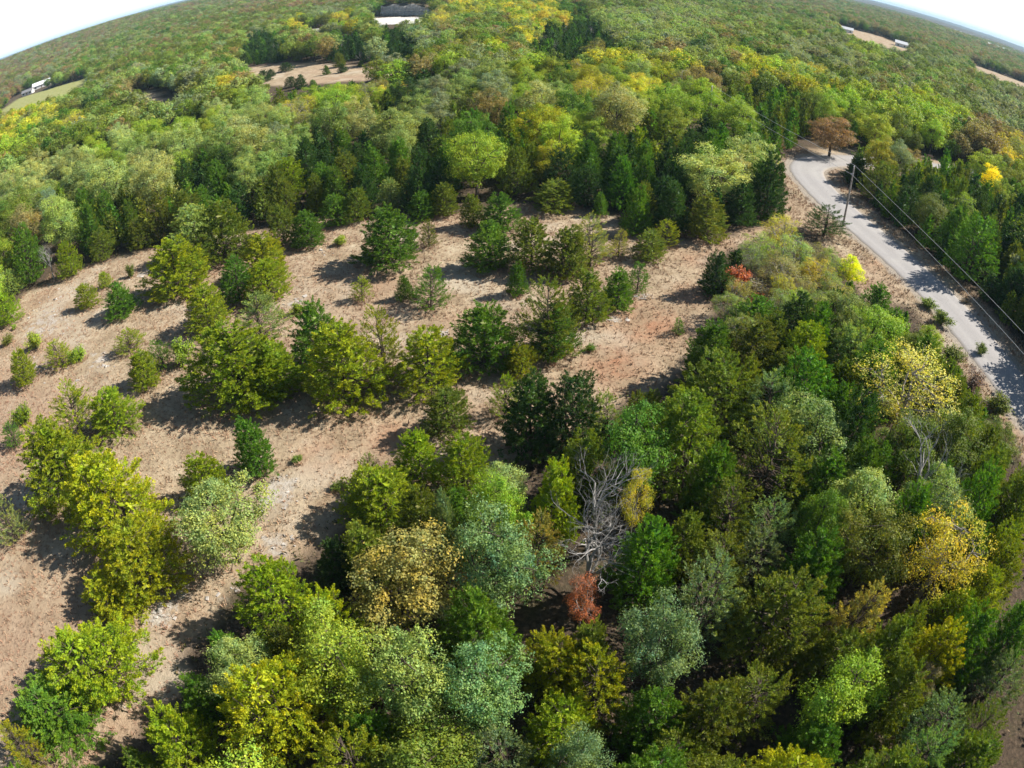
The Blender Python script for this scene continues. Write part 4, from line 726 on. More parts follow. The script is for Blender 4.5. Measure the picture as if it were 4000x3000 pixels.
CLEARING = [(-67.1,58.3),(-69.5,66.8),(-64.5,70.2),(-62,72.8),(-55.7,74.9),(-50.1,77.1),(-45,77.9),(-35.7,80.5),(-30.7,78.3),(-25.2,82.5),(-20.1,79.9),(-13.9,80.7),(-6,79.8),(1.9,84),(8.6,82.2),(13.2,79.3),(14.4,75.3),(21.4,72.1),(28.6,73.8),(33.3,78),(40.4,86.8),(44.7,93),(45.1,89.6),(44.7,77.5),(45.4,68.4),(47.4,61.4),(47.6,57.6),(44.2,58.5),(39.2,56.6),(40.3,61.4),(41.6,74.1),(38.2,79.7),(31.5,72.9),(23.6,67.2),(19.3,53.7),(15.9,47.4),(14.1,45.3),(11.1,41.9),(8.7,41.6),(5.2,36.7),(-1.6,34),(-1.6,30.8),(-7,31.7),(-8.6,34),(-11.5,32.6),(-11.8,28.6),(-13.6,26.1),(-16.8,24),(-18.6,20.8),(-20.4,16.7),(-19.3,14.9),(-22.3,10.4),(-24.2,8.3),(-31.4,6.1),(-45,2),(-75,15),(-95,40)]
MEADOWS = [[(-108.4,254.7),(-87.5,249.9),(-52.1,224.6),(-33.2,205.2),(-32.2,190),(-41.7,189.9),(-52.5,188.5),(-76.1,197.3),(-91,218.7)],
 [(-153.9,244.9),(-138.4,238.3),(-83.8,174.3),(-89,172.2),(-120.3,195.4)],
 [(-311.5,313.7),(-351,394.8),(-306.6,388),(-272.7,383.2),(-217.3,301.5),(-261.1,300.1)],
 [(316.3,606.8),(350,575.4),(352.7,511.9),(299.8,444.2),(258.2,436.4),(267.5,503.5)],
 [(417.2,514.5),(481.6,483.6),(405.5,405.9),(352.9,424.4)]]
GRAVELS = [[(-92.5,435.5),(-43.9,402.2),(-38.6,352),(-73.8,370.4)],
 [(21.3,324.6),(44.4,365.8),(41.8,338.5),(22.3,307.1)],
 [(-124.2,394.8),(-86.6,393.5),(-78.2,360),(-108.6,352.3)]]
ROAD_LINE = [(112,121),(90,118.5),(76,116.5),(66,114.2),(58.5,111.6),(53.6,107.4),(51.2,101.6),(50.3,91),(50.8,80),(51.9,70),(52.6,61),(52.4,52),(52,42),(51.6,28),(51.2,10),(51,-30)]
WOOD_PATCHES = [  # x, y, radius across, radius along, mix
(-177,199,49,112,'ye'),(-130,169,23,54,'ye'),(-102,154,8,20,'go'),(-86,136,5,12,'lg'),(-93,127,13,29,'lg'),(-121,148,20,42,'olm'),(-62,102,12,26,'crm'),(-84,109,17,34,'crm'),(-81,122,11,25,'crm'),(-53,119,14,40,'crm'),(-38,105,8,21,'pgm'),(-96,104,18,31,'crm'),(-135,145,24,45,'lgm'),(-75,88,9,15,'pgm'),(-78,83,10,15,'olm'),(-61,83,9,15,'cedg'),(-51,81,8,15,'cedg'),(-44,88,9,18,'ceddk'),(-31,82,7,15,'cedg'),(-38,95,5,13,'pgm'),(-75,170,13,47,'ye'),(-42,128,5,15,'go'),(-37,139,7,26,'lg'),(-51,141,5,18,'cedg'),(-73,140,9,25,'lgm'),(-128,211,50,205,'cedband'),(-141,198,36,103,'cedband'),(-101,203,24,91,'grm'),(-153,266,44,186,'olm'),(-744,1001,970,456,'rum'),(-616,1011,1593,705,'rum'),(-240,521,186,2081,'olm'),(-203,368,123,8373,'olm'),(-112,297,50,512,'cedband'),(-121,385,29,253,'ye'),(-85,354,21,187,'ye'),(-126,468,34,192,'grm'),(-267,719,190,450,'rum'),(-54,229,25,196,'cedband'),(-31,203,17,117,'cedband'),(-44,255,16,131,'cedband'),(-44,210,7,38,'gr'),(-32,193,7,36,'gr'),(-24,204,6,35,'gr'),(-16,201,6,38,'go'),(-10,194,5,31,'go'),(-3,197,7,41,'ye'),(7,258,9,72,'ye'),(14,213,16,132,'cedband'),(31,229,15,119,'cedband'),(-23,370,16,98,'ye'),(-28,313,11,111,'go'),(2,377,18,95,'ye'),(19,326,13,100,'ye'),(50,288,18,136,'pgm'),(34,344,12,92,'ceddk'),(69,281,30,177,'pgm'),(97,270,41,271,'olm'),(108,383,50,182,'pgm'),(201,464,154,410,'olm'),(-33,163,5,23,'ye'),(-26,156,6,26,'ye'),(-15,162,7,34,'lgm'),(-8,153,6,30,'pgm'),(-21,140,5,21,'dgb'),(-15,126,6,24,'pgm'),(-22,118,5,18,'ceddk'),(-18,105,6,17,'pgm'),(-28,113,6,17,'crm'),(-29,102,6,17,'ceddk'),(-19,94,7,18,'ceddk'),(-9,97,4,12,'ceddk'),(-4,86,4,11,'lg'),(-12,86,4,11,'ceddk'),(-2,110,2,8,'ob'),(8,158,9,44,'lgm'),(19,156,6,26,'ye'),(27,168,7,37,'ye'),(35,163,10,48,'ye'),(47,175,10,50,'ye'),(31,158,5,22,'pgm'),(27,198,6,33,'ye'),(50,202,7,36,'ob'),(62,214,8,41,'dgb'),(77,218,13,69,'ye'),(74,190,16,74,'ye'),(48,158,7,28,'ob'),(79,178,16,66,'ye'),(7,128,5,21,'crm'),(2,95,5,14,'cedg'),(6,101,5,15,'lgm'),(12,114,5,17,'lg'),(10,88,6,16,'ceddk'),(20,115,6,20,'crm'),(20,89,6,16,'ceddk'),(33,119,7,23,'lg'),(25,109,5,16,'cedg'),(32,101,7,19,'ceddk'),(44,121,7,21,'lg'),(29,86,4,11,'cr'),(47,115,8,22,'ceddk'),(60,140,12,39,'cedg'),(53,147,8,30,'cedg'),(94,188,15,55,'ye'),(178,304,38,173,'lgm'),(133,209,36,130,'olm'),(86,154,19,60,'lgm'),(81,128,11,27,'lgm'),(119,163,29,79,'lgm'),(67,105,11,25,'ye2'),(59,99,6,13,'cedg'),(78,112,13,30,'olm'),(120,150,22,52,'lg'),(128,146,28,61,'ob'),(129,139,21,42,'go'),(84,106,14,29,'cedg'),(59,84,10,19,'ceddk'),(66,79,10,17,'ceddk'),(71,73,11,16,'ceddk'),(111,114,16,29,'lgm'),(215,263,81,289,'olm'),(220,235,84,239,'grm'),(226,336,78,408,'grm'),(141,271,46,283,'grm'),(570,697,5592,513,'blm'),(726,1112,790,1166,'blm'),(30,72,5,10,'ceddk'),(23,76,4,10,'ceddk'),(21,79,4,9,'ceddk'),(15,27,3,3,'olm2'),(10,26,2,2,'cedg'),(12,23,2,2,'olm2'),(16,22,2,2,'olm2'),(7,21,2,2,'olm2'),(-0,19,2,2,'olm2'),(1,17,2,2,'gym'),(-3,12,2,2,'pgm2'),(-9,13,2,2,'gym'),(-10,11,2,2,'gym'),(-7,10,2,1,'gym'),(-0,12,2,2,'pgm2'),(2,14,1,1,'gym'),(6,13,1,1,'olm2'),(9,15,2,2,'pgm2'),(11,12,2,2,'olm2'),(8,10,2,2,'olm2'),(16,16,2,2,'olm2'),(18,9,2,2,'gym'),(25,10,3,2,'olm2'),(28,16,3,2,'pgm2'),(16,19,2,2,'olm2'),(32,20,3,2,'cedg'),(6,11,1,1,'gym'),(24,55,4,6,'thk'),(30,59,4,7,'thk'),(21,51,2,4,'thk'),(31,53,2,3,'thk'),(25,44,3,4,'cedg'),(22,44,3,4,'cedg'),]
MIXES = {'thk':[('bt','pg',2),('bt','go',2),('sh','gb',2),('bt','lg',1),('sh','re',0.4),('sh','ol',1),('bt','ye',1)],'cedband':[('cd','dg',7),('cr','dg',3),('cd','g',2),('br','gr',0.6)],'yb':[('bl','yb',1)],'ye':[('bt','ye',3),('bl','ye',2),('bt','go',1),('bl','lg',2),('bl','ye2',2),('bl','pg',1),('cd','ol',1)],'go':[('bt','go',3),('bt','ye',1)],'lg':[('bl','lg',5),('bl','g',1)],'olm':[('bl','ol',3),('cd','ol',1),('bl','pg',2),('bl','g',1),('bl','ob',1),('bl','gg',1)],'crm':[('bl','cr',5),('bl','pg',3),('cr','ol',1),('bl','lg',1)],'cr':[('bl','cr',1)],'pgm':[('bl','pg',4),('bl','gg',2),('cd','ol',1)],'lgm':[('bl','lg',3),('bl','ol',1),('bl','ye2',1),('cd','g',1)],'cedg':[('cd','g',3),('cd','ol',3),('cr','ol',2),('cr','gy',1)],'ceddk':[('cd','dg',4),('cd','g',3),('cr','dg',2),('cd','ol',2),('bl','g',1)],'grm':[('br','gr',2),('bl','gg',3),('cd','dg',2),('bl','ol',2)],'gr':[('br','gr',3),('bl','gg',1)],'rum':[('bl','ol',3),('bl','ob',3),('bl','ru',1),('bl','gb',2),('bl','gg',2),('bl','pg',1),('cd','g',1)],'dgb':[('bl','dg',1),('bl','g',1)],'ob':[('bl','ob',2),('bt','ru',1)],'ye2':[('bl','ye2',2),('bl','lg',1)],'blm':[('bl','g',2),('bl','ol',2),('bl','ob',2),('bl','gb',2),('bl','gg',2)],'olm2':[('br','gr',1),('cr','ol',3),('cs','ol',3),('cs','bg',2),('bl','pg',1),('cd','g',2)],'gym':[('cr','gy',3),('cs','ye2',3),('cs','gy',2),('bl','lg',1)],'pgm2':[('bl','pg',3),('bl','bg',2),('cs','bg',1),('cr','gy',1)],'default':[('cd','g',3),('cd','ol',3),('bl','ol',2),('bl','lg',1),('bl','pg',1)]}

STONY = [(-16.9, 31.6, 2.2, 0.9), (-16.0, 26.4, 1.8, 0.8), (-22.8, 20.3, 1.8, 0.9), (-21.7, 21.9, 1.4, 0.7), (-6.6, 51.6, 1.0, 0.9), (-57.4, 57.8, 5.8, 0.7), (-52.7, 47.8, 4.7, 0.6), (-22.5, 58.5, 1.3, 0.9), (13.6, 58.3, 1.7, 0.6), (10.0, 53.8, 1.3, 0.7), (-43.3, 49.4, 2.7, 0.7), (-22.5, 71.4, 1.5, 0.6), (-18.5, 21.6, 1.6, 0.5), (-24.0, 13.6, 2.0, 0.5), (-58.8, 64.7, 3.9, 0.5), (-47.5, 69.0, 1.7, 0.8), (6.8, 53.0, 1.1, 0.5), (-11.9, 74.2, 1.7, 0.6), (-28.4, 71.0, 1.3, 0.5)]
RUSSET = [(13.0, 52.9, 4.2, 0.8), (-9.0, 37.1, 2.1, 0.7), (8.9, 46.1, 2.9, 0.9), (-14.0, 62.3, 3.1, 0.3), (-4.5, 53.3, 2.6, 0.4), (-14.2, 35.5, 2.2, 0.5), (18.5, 58.3, 2.1, 0.9), (21.2, 67.0, 2.3, 0.5), (41.5, 63.8, 2.2, 0.5), (47.4, 68.0, 3.4, 0.4), (-12.8, 39.9, 1.9, 0.4)]
POLES = [(47.4,79.7), (40.5,128.0), (45.0,24.0)]
CLIFF = [(-84,446), (-47,414)]
CLIFF_H = 7.6
HAZE = 0.00011
IN_VIEW = [(-272.0,293.3),(-210.9,339.9),(-143.2,373.5),(-70.9,393.7),(3.9,400.0),(78.7,392.2),(150.9,370.4),(218.2,335.2),(278.6,287.0),(368.2,365.1),(105.1,97.7),(63.3,53.6),(46.4,34.4),(37.3,23.0),(31.7,14.9),(28.0,8.3),(25.5,2.6),(17.5,5.5),(11.0,7.2),(5.2,8.2),(-0.3,8.5),(-5.8,8.3),(-11.8,7.5),(-18.5,6.0),(-26.9,3.2),(-29.4,9.2),(-33.2,16.0),(-39.0,24.7),(-48.7,37.1),(-67.2,58.6),(-115.8,111.5),(-278.3,287.3)]
HOUSES = lambda: [(-352, 428, 0.55, 15, 8, 2.9, 2.3, M_ROOFW, 'white house with pale roof at the edge of the far left lawn'),
 (-347, 403, 0.3, 9, 6, 2.5, 1.6, M_ROOFG, 'small white outbuilding with grey roof below the far left house', 'outbuilding', 'outbuilding', 3),
 (242, 534, -0.4, 13, 8, 3, 1.8, M_ROOFW, 'small white house among trees left of the long right-hand meadow'),
 (284, 525, -0.5, 13, 7, 3, 1.8, M_ROOFW, 'white house at the upper end of the long right-hand meadow'),
 (326, 487, -0.6, 22, 9, 3.2, 2, M_ROOFW, 'long white shed at the lower end of the right-hand meadow', 'shed', 'shed', 4),
 (1636, 2104, -0.7, 60, 30, 9, 3, M_ROOFW, 'leftmost white warehouse of the pale town strip on the right horizon', 'warehouse', 'warehouse', 5),
 (1542, 1928, -0.7, 55, 30, 9, 3, M_ROOFW, 'second white warehouse from the left on the right horizon', 'warehouse', 'warehouse', 5),
 (1286, 1505, -0.7, 60, 30, 9, 3, M_ROOFW, 'middle white warehouse of the town strip nearest the right border', 'warehouse', 'warehouse', 5),
 (1118, 1272, -0.7, 70, 30, 9, 3, M_ROOFW, 'broad white warehouse right of the middle one near the right border', 'warehouse', 'warehouse', 5),
 (1090, 1205, -0.7, 50, 30, 9, 3, M_ROOFW, 'rightmost white warehouse of the town strip at the right border', 'warehouse', 'warehouse', 5)]

# ------------------------------------------------------------------ helpers
def tag(o, label=None, cat=None, group=None, kind=None):
    if label: o['label'] = label
    if cat: o['category'] = cat
    if group: o['group'] = group
    if kind: o['kind'] = kind
    return o

def link(name, data, parent=None):
    o = bpy.data.objects.new(name, data)
    COL.objects.link(o)
    if parent: o.parent = parent
    return o

def mesh_np(name, verts, faces, mats, mat_index=None, smooth=False):
    """mesh from arrays; faces is (n,3) or (n,4), or a list of such arrays"""
    me = bpy.data.meshes.new(name)
    fl = faces if isinstance(faces, list) else [faces]
    fl = [np.asarray(f, dtype=np.int32) for f in fl if len(f)]
    verts = np.asarray(verts, dtype=np.float32)
    me.vertices.add(len(verts))
    me.vertices.foreach_set('co', verts.ravel())
    loops = np.concatenate([f.ravel() for f in fl])
    tot = np.concatenate([np.full(len(f), f.shape[1], dtype=np.int32) for f in fl])
    start = np.concatenate([[0], np.cumsum(tot)[:-1]]).astype(np.int32)
    me.loops.add(len(loops))
    me.loops.foreach_set('vertex_index', loops)
    me.polygons.add(len(tot))
    me.polygons.foreach_set('loop_start', start)
    me.polygons.foreach_set('loop_total', tot)
    for m in (mats if isinstance(mats, (list, tuple)) else [mats]):
        me.materials.append(m)
    if mat_index is not None:
        me.polygons.foreach_set('material_index', np.asarray(mat_index, dtype=np.int32))
    me.polygons.foreach_set('use_smooth', np.full(len(tot), smooth, dtype=bool))
    me.update(calc_edges=True)
    me.validate()
    return me

def tip_hue(me, a):
    """per-vertex growth, higher values turn the leaf yellower"""
    me.attributes.new('tip_yellow', 'FLOAT', 'POINT').data.foreach_set('value', np.asarray(a, dtype=np.float32))

class Geo:
    """collects quads and triangles"""
    def __init__(self): self.v, self.q, self.t, self.n, self.a = [], [], [], 0, []
    def add(self, v, q=None, t=None, a=None):
        v = np.asarray(v, float).reshape(-1, 3)
        self.a.append(np.full(len(v), .4) if a is None else np.repeat(a, len(v) // len(a)))
        if q is not None and len(q): self.q.append(np.asarray(q) + self.n)
        if t is not None and len(t): self.t.append(np.asarray(t) + self.n)
        self.v.append(v); self.n += len(v)
    def tube(self, pts, rad, sides=5, cap=True):
        pts = np.array(pts, dtype=float); rad = np.array(rad, dtype=float); n = len(pts)
        d = np.gradient(pts, axis=0).astype(float); d /= np.linalg.norm(d, axis=1)[:, None] + 1e-9
        ref = np.array([1., 0, 0]) if abs(d[:, 0]).mean() < .8 else np.array([0, 1., 0])
        a = np.cross(d, ref); a /= np.linalg.norm(a, axis=1)[:, None] + 1e-9
        b = np.cross(d, a)
        th = np.arange(sides) * 2 * np.pi / sides
        ring = pts[:, None] + rad[:, None, None] * (np.cos(th)[None, :, None] * a[:, None] + np.sin(th)[None, :, None] * b[:, None])
        i = np.arange(n - 1)[:, None] * sides; j = np.arange(sides)[None]
        k = (j + 1) % sides
        q = np.stack([i + j, i + k, i + sides + k, i + sides + j], -1).reshape(-1, 4)
        t = None
        if cap and sides >= 3:
            t = [[(n - 1) * sides, (n - 1) * sides + s, (n - 1) * sides + s + 1] for s in range(1, sides - 1)]
        self.add(ring.reshape(-1, 3), q, t)
    def box(self, lo, hi, m=None):
        x0, y0, z0 = lo; x1, y1, z1 = hi
        v = np.array([(x0,y0,z0),(x1,y0,z0),(x1,y1,z0),(x0,y1,z0),(x0,y0,z1),(x1,y0,z1),(x1,y1,z1),(x0,y1,z1)], float)
        if m is not None: v = np.array([m @ Vector(p) for p in v])
        self.add(v, [(3,2,1,0),(4,5,6,7),(0,1,5,4),(1,2,6,5),(2,3,7,6),(3,0,4,7)])
    def faces(self):
        out = []
        if self.q: out.append(np.concatenate(self.q))
        if self.t: out.append(np.concatenate(self.t))
        return out
    def mesh(self, name, mats, smooth=False):
        me = mesh_np(name, np.concatenate(self.v), self.faces(), mats, smooth=smooth)
        tip_hue(me, np.concatenate(self.a)); return me

def unit(a):
    a = np.asarray(a, dtype=float)
    return a / (np.linalg.norm(a, axis=-1, keepdims=True) + 1e-9)

# ------------------------------------------------------------------ materials
class Nodes:
    def __init__(self, name):
        self.m = bpy.data.materials.new(name); self.m.use_nodes = True
        self.t = self.m.node_tree; self.t.nodes.clear()
        self.out = self.t.nodes.new('ShaderNodeOutputMaterial')
    def n(self, kind, **kw):
        x = self.t.nodes.new('ShaderNode' + kind)
        for k, v in kw.items():
            if k in x.inputs: x.inputs[k].default_value = v
            else: setattr(x, k, v)
        return x
    def l(self, a, b): self.t.links.new(a, b)
    def noise(self, co, scale, detail=3, rough=.55):
        x = self.n('TexNoise', Scale=scale, Detail=detail, Roughness=rough)
        if co is not None: self.l(co, x.inputs['Vector'])
        return x.outputs['Fac']
    def ramp(self, fac, stops):
        x = self.n('ValToRGB'); e = x.color_ramp.elements
        while len(e) < len(stops): e.new(.5)
        for el, (p, c) in zip(e, stops):
            el.position = p; el.color = (*c, 1) if len(c) == 3 else c
        self.l(fac, x.inputs[0]); return x.outputs[0]
    def mix(self, fac, a, b, blend='MIX'):
        x = self.n('Mix', data_type='RGBA', blend_type=blend)
        for s, v in ((x.inputs[0], fac), (x.inputs[6], a), (x.inputs[7], b)):
            if hasattr(v, 'is_linked'): self.l(v, s)
            else: s.default_value = v if not isinstance(v, tuple) or len(v) == 4 else (*v, 1)
        return x.outputs[2]
    def math(self, op, a, b=0.0, clamp=False):
        x = self.n('Math', operation=op, use_clamp=clamp)
        for s, v in ((x.inputs[0], a), (x.inputs[1], b)):
            if hasattr(v, 'is_linked'): self.l(v, s)
            else: s.default_value = v
        return x.outputs[0]
    def rng(self, v, a, b, c, d):
        x = self.n('MapRange', clamp=True)
        self.l(v, x.inputs[0])
        for i, q in enumerate((a, b, c, d)): x.inputs[i + 1].default_value = q
        return x.outputs[0]
    def bump(self, h, strength, dist):
        x = self.n('Bump', Strength=strength, Distance=dist)
        self.l(h, x.inputs['Height']); return x.outputs[0]
    def principled(self, color, rough=.9, spec=.2, normal=None):
        x = self.n('BsdfPrincipled', Roughness=rough)
        x.inputs['Specular IOR Level'].default_value = spec
        if hasattr(color, 'is_linked'): self.l(color, x.inputs['Base Color'])
        else: x.inputs['Base Color'].default_value = (*color, 1)
        if normal is not None: self.l(normal, x.inputs['Normal'])
        self.l(x.outputs[0], self.out.inputs['Surface'])
        return x

def plain(name, color, rough=.8, spec=.2, vary=.25, scale=3.0):
    N = Nodes(name)
    co = N.n('TexCoord').outputs['Object']
    f = N.noise(co, scale, 4)
    c = N.mix(N.rng(f, .3, .7, 0, 1), tuple(x * (1 - vary) for x in color), tuple(min(1, x * (1 + vary)) for x in color))
    N.principled(c, rough, spec, N.bump(f, .3, .02))
    return N.m

def foliage(name, source, gain=1.0):
    """leaf colour comes from the tree itself (object colour, or its own point of the wood); every leaf a little different"""
    N = Nodes(name)
    if source == 'object':
        tint = N.n('ObjectInfo').outputs['Color']
    else:
        a = N.n('Attribute', attribute_type='INSTANCER', attribute_name='tint'); tint = a.outputs['Color']
    geo = N.n('NewGeometry')
    isl = geo.outputs['Random Per Island']
    co = N.n('TexCoord').outputs['Object']
    clump = N.noise(co, 1.1, 2)
    fine = N.noise(co, 4.0, 2)
    new = N.n('Attribute', attribute_type='GEOMETRY', attribute_name='tip_yellow').outputs['Fac']
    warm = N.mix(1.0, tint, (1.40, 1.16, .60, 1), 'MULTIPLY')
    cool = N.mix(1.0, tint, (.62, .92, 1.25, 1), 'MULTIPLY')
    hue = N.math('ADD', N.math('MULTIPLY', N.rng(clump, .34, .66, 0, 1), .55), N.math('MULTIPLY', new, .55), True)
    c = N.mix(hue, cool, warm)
    val = N.math('ADD', N.math('MULTIPLY', isl, .9), N.math('MULTIPLY', fine, .75))
    val = N.rng(val, .2, 1.45, .55 * gain, 1.75 * gain)
    vv = N.n('CombineColor')
    for i in range(3): N.l(val, vv.inputs[i])
    c = N.mix(1.0, c, vv.outputs[0], 'MULTIPLY')
    # now and then a dry or pale leaf
    odd = N.math('GREATER_THAN', isl, .97)
    c = N.mix(N.math('MULTIPLY', odd, .55), c, (.30, .26, .14, 1))
    p = N.n('BsdfPrincipled', Roughness=.55)
    p.inputs['Specular IOR Level'].default_value = .22
    N.l(c, p.inputs['Base Color'])
    tr = N.n('BsdfTranslucent')
    N.l(N.mix(1.0, c, (1.3, 1.3, .45, 1), 'MULTIPLY'), tr.inputs['Color'])
    ms = N.n('MixShader'); ms.inputs[0].default_value = .34
    N.l(p.outputs[0], ms.inputs[1]); N.l(tr.outputs[0], ms.inputs[2])
    N.l(ms.outputs[0], N.out.inputs['Surface'])
    return N.m

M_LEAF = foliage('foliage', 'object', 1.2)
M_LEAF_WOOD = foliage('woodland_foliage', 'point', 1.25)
M_BARK = plain('bark', (.10, .078, .062), .95, .1, .35, 5)
M_BARK_GREY = plain('weathered_wood', (.31, .295, .285), .85, .2, .25, 6)
M_TWIG = plain('grey_twigs', (.27, .245, .23), .9, .1, .25, 5)

def ground_material():
    N = Nodes('ground_cover')
    co = N.n('TexCoord').outputs['Object']
    def at(n): return N.n('Attribute', attribute_type='GEOMETRY', attribute_name=n).outputs['Fac']
    big, mid, fine = N.noise(co, .045, 4), N.noise(co, .35, 4, .6), N.noise(co, 3.2, 5, .68)
    grain = N.noise(co, 14., 4, .7)
    # dry autumn grass: straw, pinkish bluestem, tan
    grass = N.ramp(mid, [(.30, (.24, .175, .11)), (.44, (.345, .27, .18)), (.56, (.42, .33, .225)), (.70, (.51, .43, .305))])
    grass = N.mix(N.rng(big, .45, .62, 0, .6), grass, (.365, .245, .17))
    grass = N.mix(N.rng(N.noise(co, 1.1, 4, .65), .52, .66, 0, .55), grass, (.24, .165, .11))
    grass = N.mix(N.rng(fine, .53, .66, 0, .85), grass, (.13, .088, .058))
    grass = N.mix(N.rng(grain, .55, .72, 0, .55), grass, (.52, .42, .30))
    grass = N.mix(N.rng(N.noise(co, .11, 3), .54, .66, 0, .65), grass, (.47, .41, .32))
    grass = N.mix(N.math('MULTIPLY', at('russet'), N.rng(mid, .38, .6, .2, 1)), grass, (.34, .155, .085))
    slab = N.ramp(fine, [(.3, (.29, .25, .21)), (.48, (.43, .385, .335)), (.75, (.56, .52, .47))])
    slab = N.mix(N.rng(N.noise(co, 1.7, 4, .7), .5, .64, 0, .8), slab, (.33, .25, .175))
    st = N.rng(N.math('ADD', at('stone'), N.math('MULTIPLY', N.math('SUBTRACT', N.noise(co, .9, 4, .65), .5), 1.5)), .52, .74, 0, .9)
    open_ = N.mix(st, grass, slab)
    litter = N.ramp(fine, [(.3, (.045, .034, .026)), (.55, (.10, .074, .052)), (.75, (.19, .13, .09))])
    litter = N.mix(N.rng(mid, .5, .68, 0, .5), litter, (.05, .06, .02))
    lawn = N.ramp(mid, [(.3, (.21, .235, .075)), (.7, (.34, .33, .15))])
    shoulder = N.ramp(fine, [(.3, (.22, .185, .15)), (.7, (.42, .37, .31))])
    c = N.mix(at('open'), litter, open_)
    c = N.mix(at('lawn'), c, lawn)
    c = N.mix(at('shoulder'), c, shoulder)
    h = N.math('ADD', N.math('MULTIPLY', fine, 1.0), N.math('MULTIPLY', grain, .5))
    N.principled(c, .95, .08, N.bump(h, .9, .16))
    return N.m

def road_material():
    N = Nodes('worn_asphalt')
    co = N.n('TexCoord').outputs['Object']
    u = N.n('Attribute', attribute_type='GEOMETRY', attribute_name='across').outputs['Fac']   # -1 .. 1 across the lane pair
    f, g, b = N.noise(co, 9, 5, .7), N.noise(co, .8, 4), N.noise(co, .12, 3)
    c = N.ramp(f, [(.25, (.24, .228, .225)), (.5, (.315, .30, .295)), (.8, (.375, .36, .35))])
    track = N.math('ABSOLUTE', N.math('SUBTRACT', N.math('ABSOLUTE', u), .45))
    c = N.mix(N.rng(track, .0, .22, .35, 0), c, (.40, .385, .375))
    mid = N.rng(N.math('ABSOLUTE', u), 0, .12, .35, 0)
    c = N.mix(mid, c, (.27, .26, .255))
    c = N.mix(N.rng(g, .55, .72, 0, .4), c, (.26, .25, .25))
    c = N.mix(N.rng(b, .5, .65, 0, .3), c, (.40, .385, .36))
    c = N.mix(N.rng(N.math('ABSOLUTE', u), .86, 1.0, 0, .7), c, (.33, .285, .235))
    cr = N.n('TexVoronoi', Scale=.55); cr.feature = 'DISTANCE_TO_EDGE'; N.l(co, cr.inputs['Vector'])
    c = N.mix(N.rng(cr.outputs['Distance'], .002, .010, .35, 0), c, (.16, .155, .15))
    N.principled(c, .9, .2, N.bump(f, .5, .01))
    return N.m

def gravel_material():
    N = Nodes('pale_gravel')
    co = N.n('TexCoord').outputs['Object']
    f, g = N.noise(co, .9, 5, .7), N.noise(co, .08, 3)
    c = N.ramp(f, [(.25, (.44, .42, .39)), (.55, (.62, .60, .57)), (.8, (.74, .72, .69))])
    c = N.mix(N.rng(g, .5, .65, 0, .5), c, (.50, .42, .36))
    N.principled(c, .95, .1, N.bump(f, .6, .2))
    return N.m

def rock_material():
    N = Nodes('quarry_limestone')
    co = N.n('TexCoord').outputs['Object']
    sep = N.n('SeparateXYZ'); N.l(co, sep.inputs[0])
    f = N.noise(co, .5, 5, .65)
    w = N.n('TexNoise', Scale=1.0, Detail=4); mp = N.n('Mapping'); mp.inputs['Scale'].default_value = (.03, .03, 1.4)
    N.l(co, mp.inputs[0]); N.l(mp.outputs[0], w.inputs['Vector'])
    c = N.ramp(w.outputs['Fac'], [(.3, (.30, .29, .28)), (.5, (.50, .48, .45)), (.7, (.62, .60, .56))])
    c = N.mix(N.rng(f, .5, .7, 0, .5), c, (.33, .27, .21))
    N.principled(c, .9, .15, N.bump(f, .6, .3))
    return N.m

M_ROOFW = plain('pale_metal_roof', (.70, .71, .73), .45, .4, .06, 1)
M_ROOFG = plain('grey_shingles', (.20, .20, .21), .9, .1, .2, 1)
# ------------------------------------------------------------------ terrain
def seg_dist(P, A, closed=False):
    A = np.asarray(A, float); B = np.roll(A, -1, 0) if closed else A[1:]
    if not closed: A = A[:-1]
    best = np.full(len(P), 1e9)
    for a, b in zip(A, B):
        d = b - a; t = np.clip(((P - a) @ d) / (d @ d + 1e-9), 0, 1)
        best = np.minimum(best, np.hypot(*(P - a - t[:, None] * d).T))
    return best
def inside(P, poly):
    poly = np.asarray(poly, float); r = np.zeros(len(P), bool); x, y = P.T
    for (x1, y1), (x2, y2) in zip(poly, np.roll(poly, 1, 0)):
        c = ((y1 > y) != (y2 > y)) & (x < (x2 - x1) * (y - y1) / (y2 - y1 + 1e-12) + x1)
        r ^= c
    return r
def signed(P, poly):
    """metres inside (+) or outside (-) of a polygon"""
    d = seg_dist(P, poly, True); return np.where(inside(P, poly), d, -d)
def wobble(P, s, seed=0):
    x, y = P.T / s
    r = np.random.default_rng(seed); out = 0
    for k in range(6):
        a = r.uniform(0, 6.28); f = 1.0 * 1.7 ** k; ph = r.uniform(0, 6.28)
        out = out + np.sin((x * math.cos(a) + y * math.sin(a)) * f + ph + 1.3 * np.sin(y * f * .7 + ph * 2)) / 1.5 ** k
    return out / 2.2
def height(P):
    r = np.hypot(*P.T)
    an = np.degrees(np.arctan2(P[:, 0], P[:, 1]))
    far = np.clip((r - 620) / 1800, 0, 1) ** 1.3
    hills = far * (9 + 10 * wobble(P, 620, 3) + 6 * wobble(P, 210, 4))
    t_ = np.clip((r - 520) / 900, 0, 1); left = t_ * t_ * (3 - 2 * t_) * np.clip((-an - 14) / 18, 0, 1)
    hills = hills * (1 - left) + left * (23 + 3 * wobble(P, 260, 8))
    ridge = 38 * np.clip((r - 3200) / 5000, 0, 1) * (1 + .5 * wobble(P, 2200, 5))
    near = .12 * wobble(P, 5.5, 6) * np.clip((140 - r) / 60, 0, 1)
    near = near * np.clip((seg_dist(P, ROAD_LINE) - 4.2) / 4, 0, 1)
    # shallow ditch on the far side of the road
    return hills + ridge + near

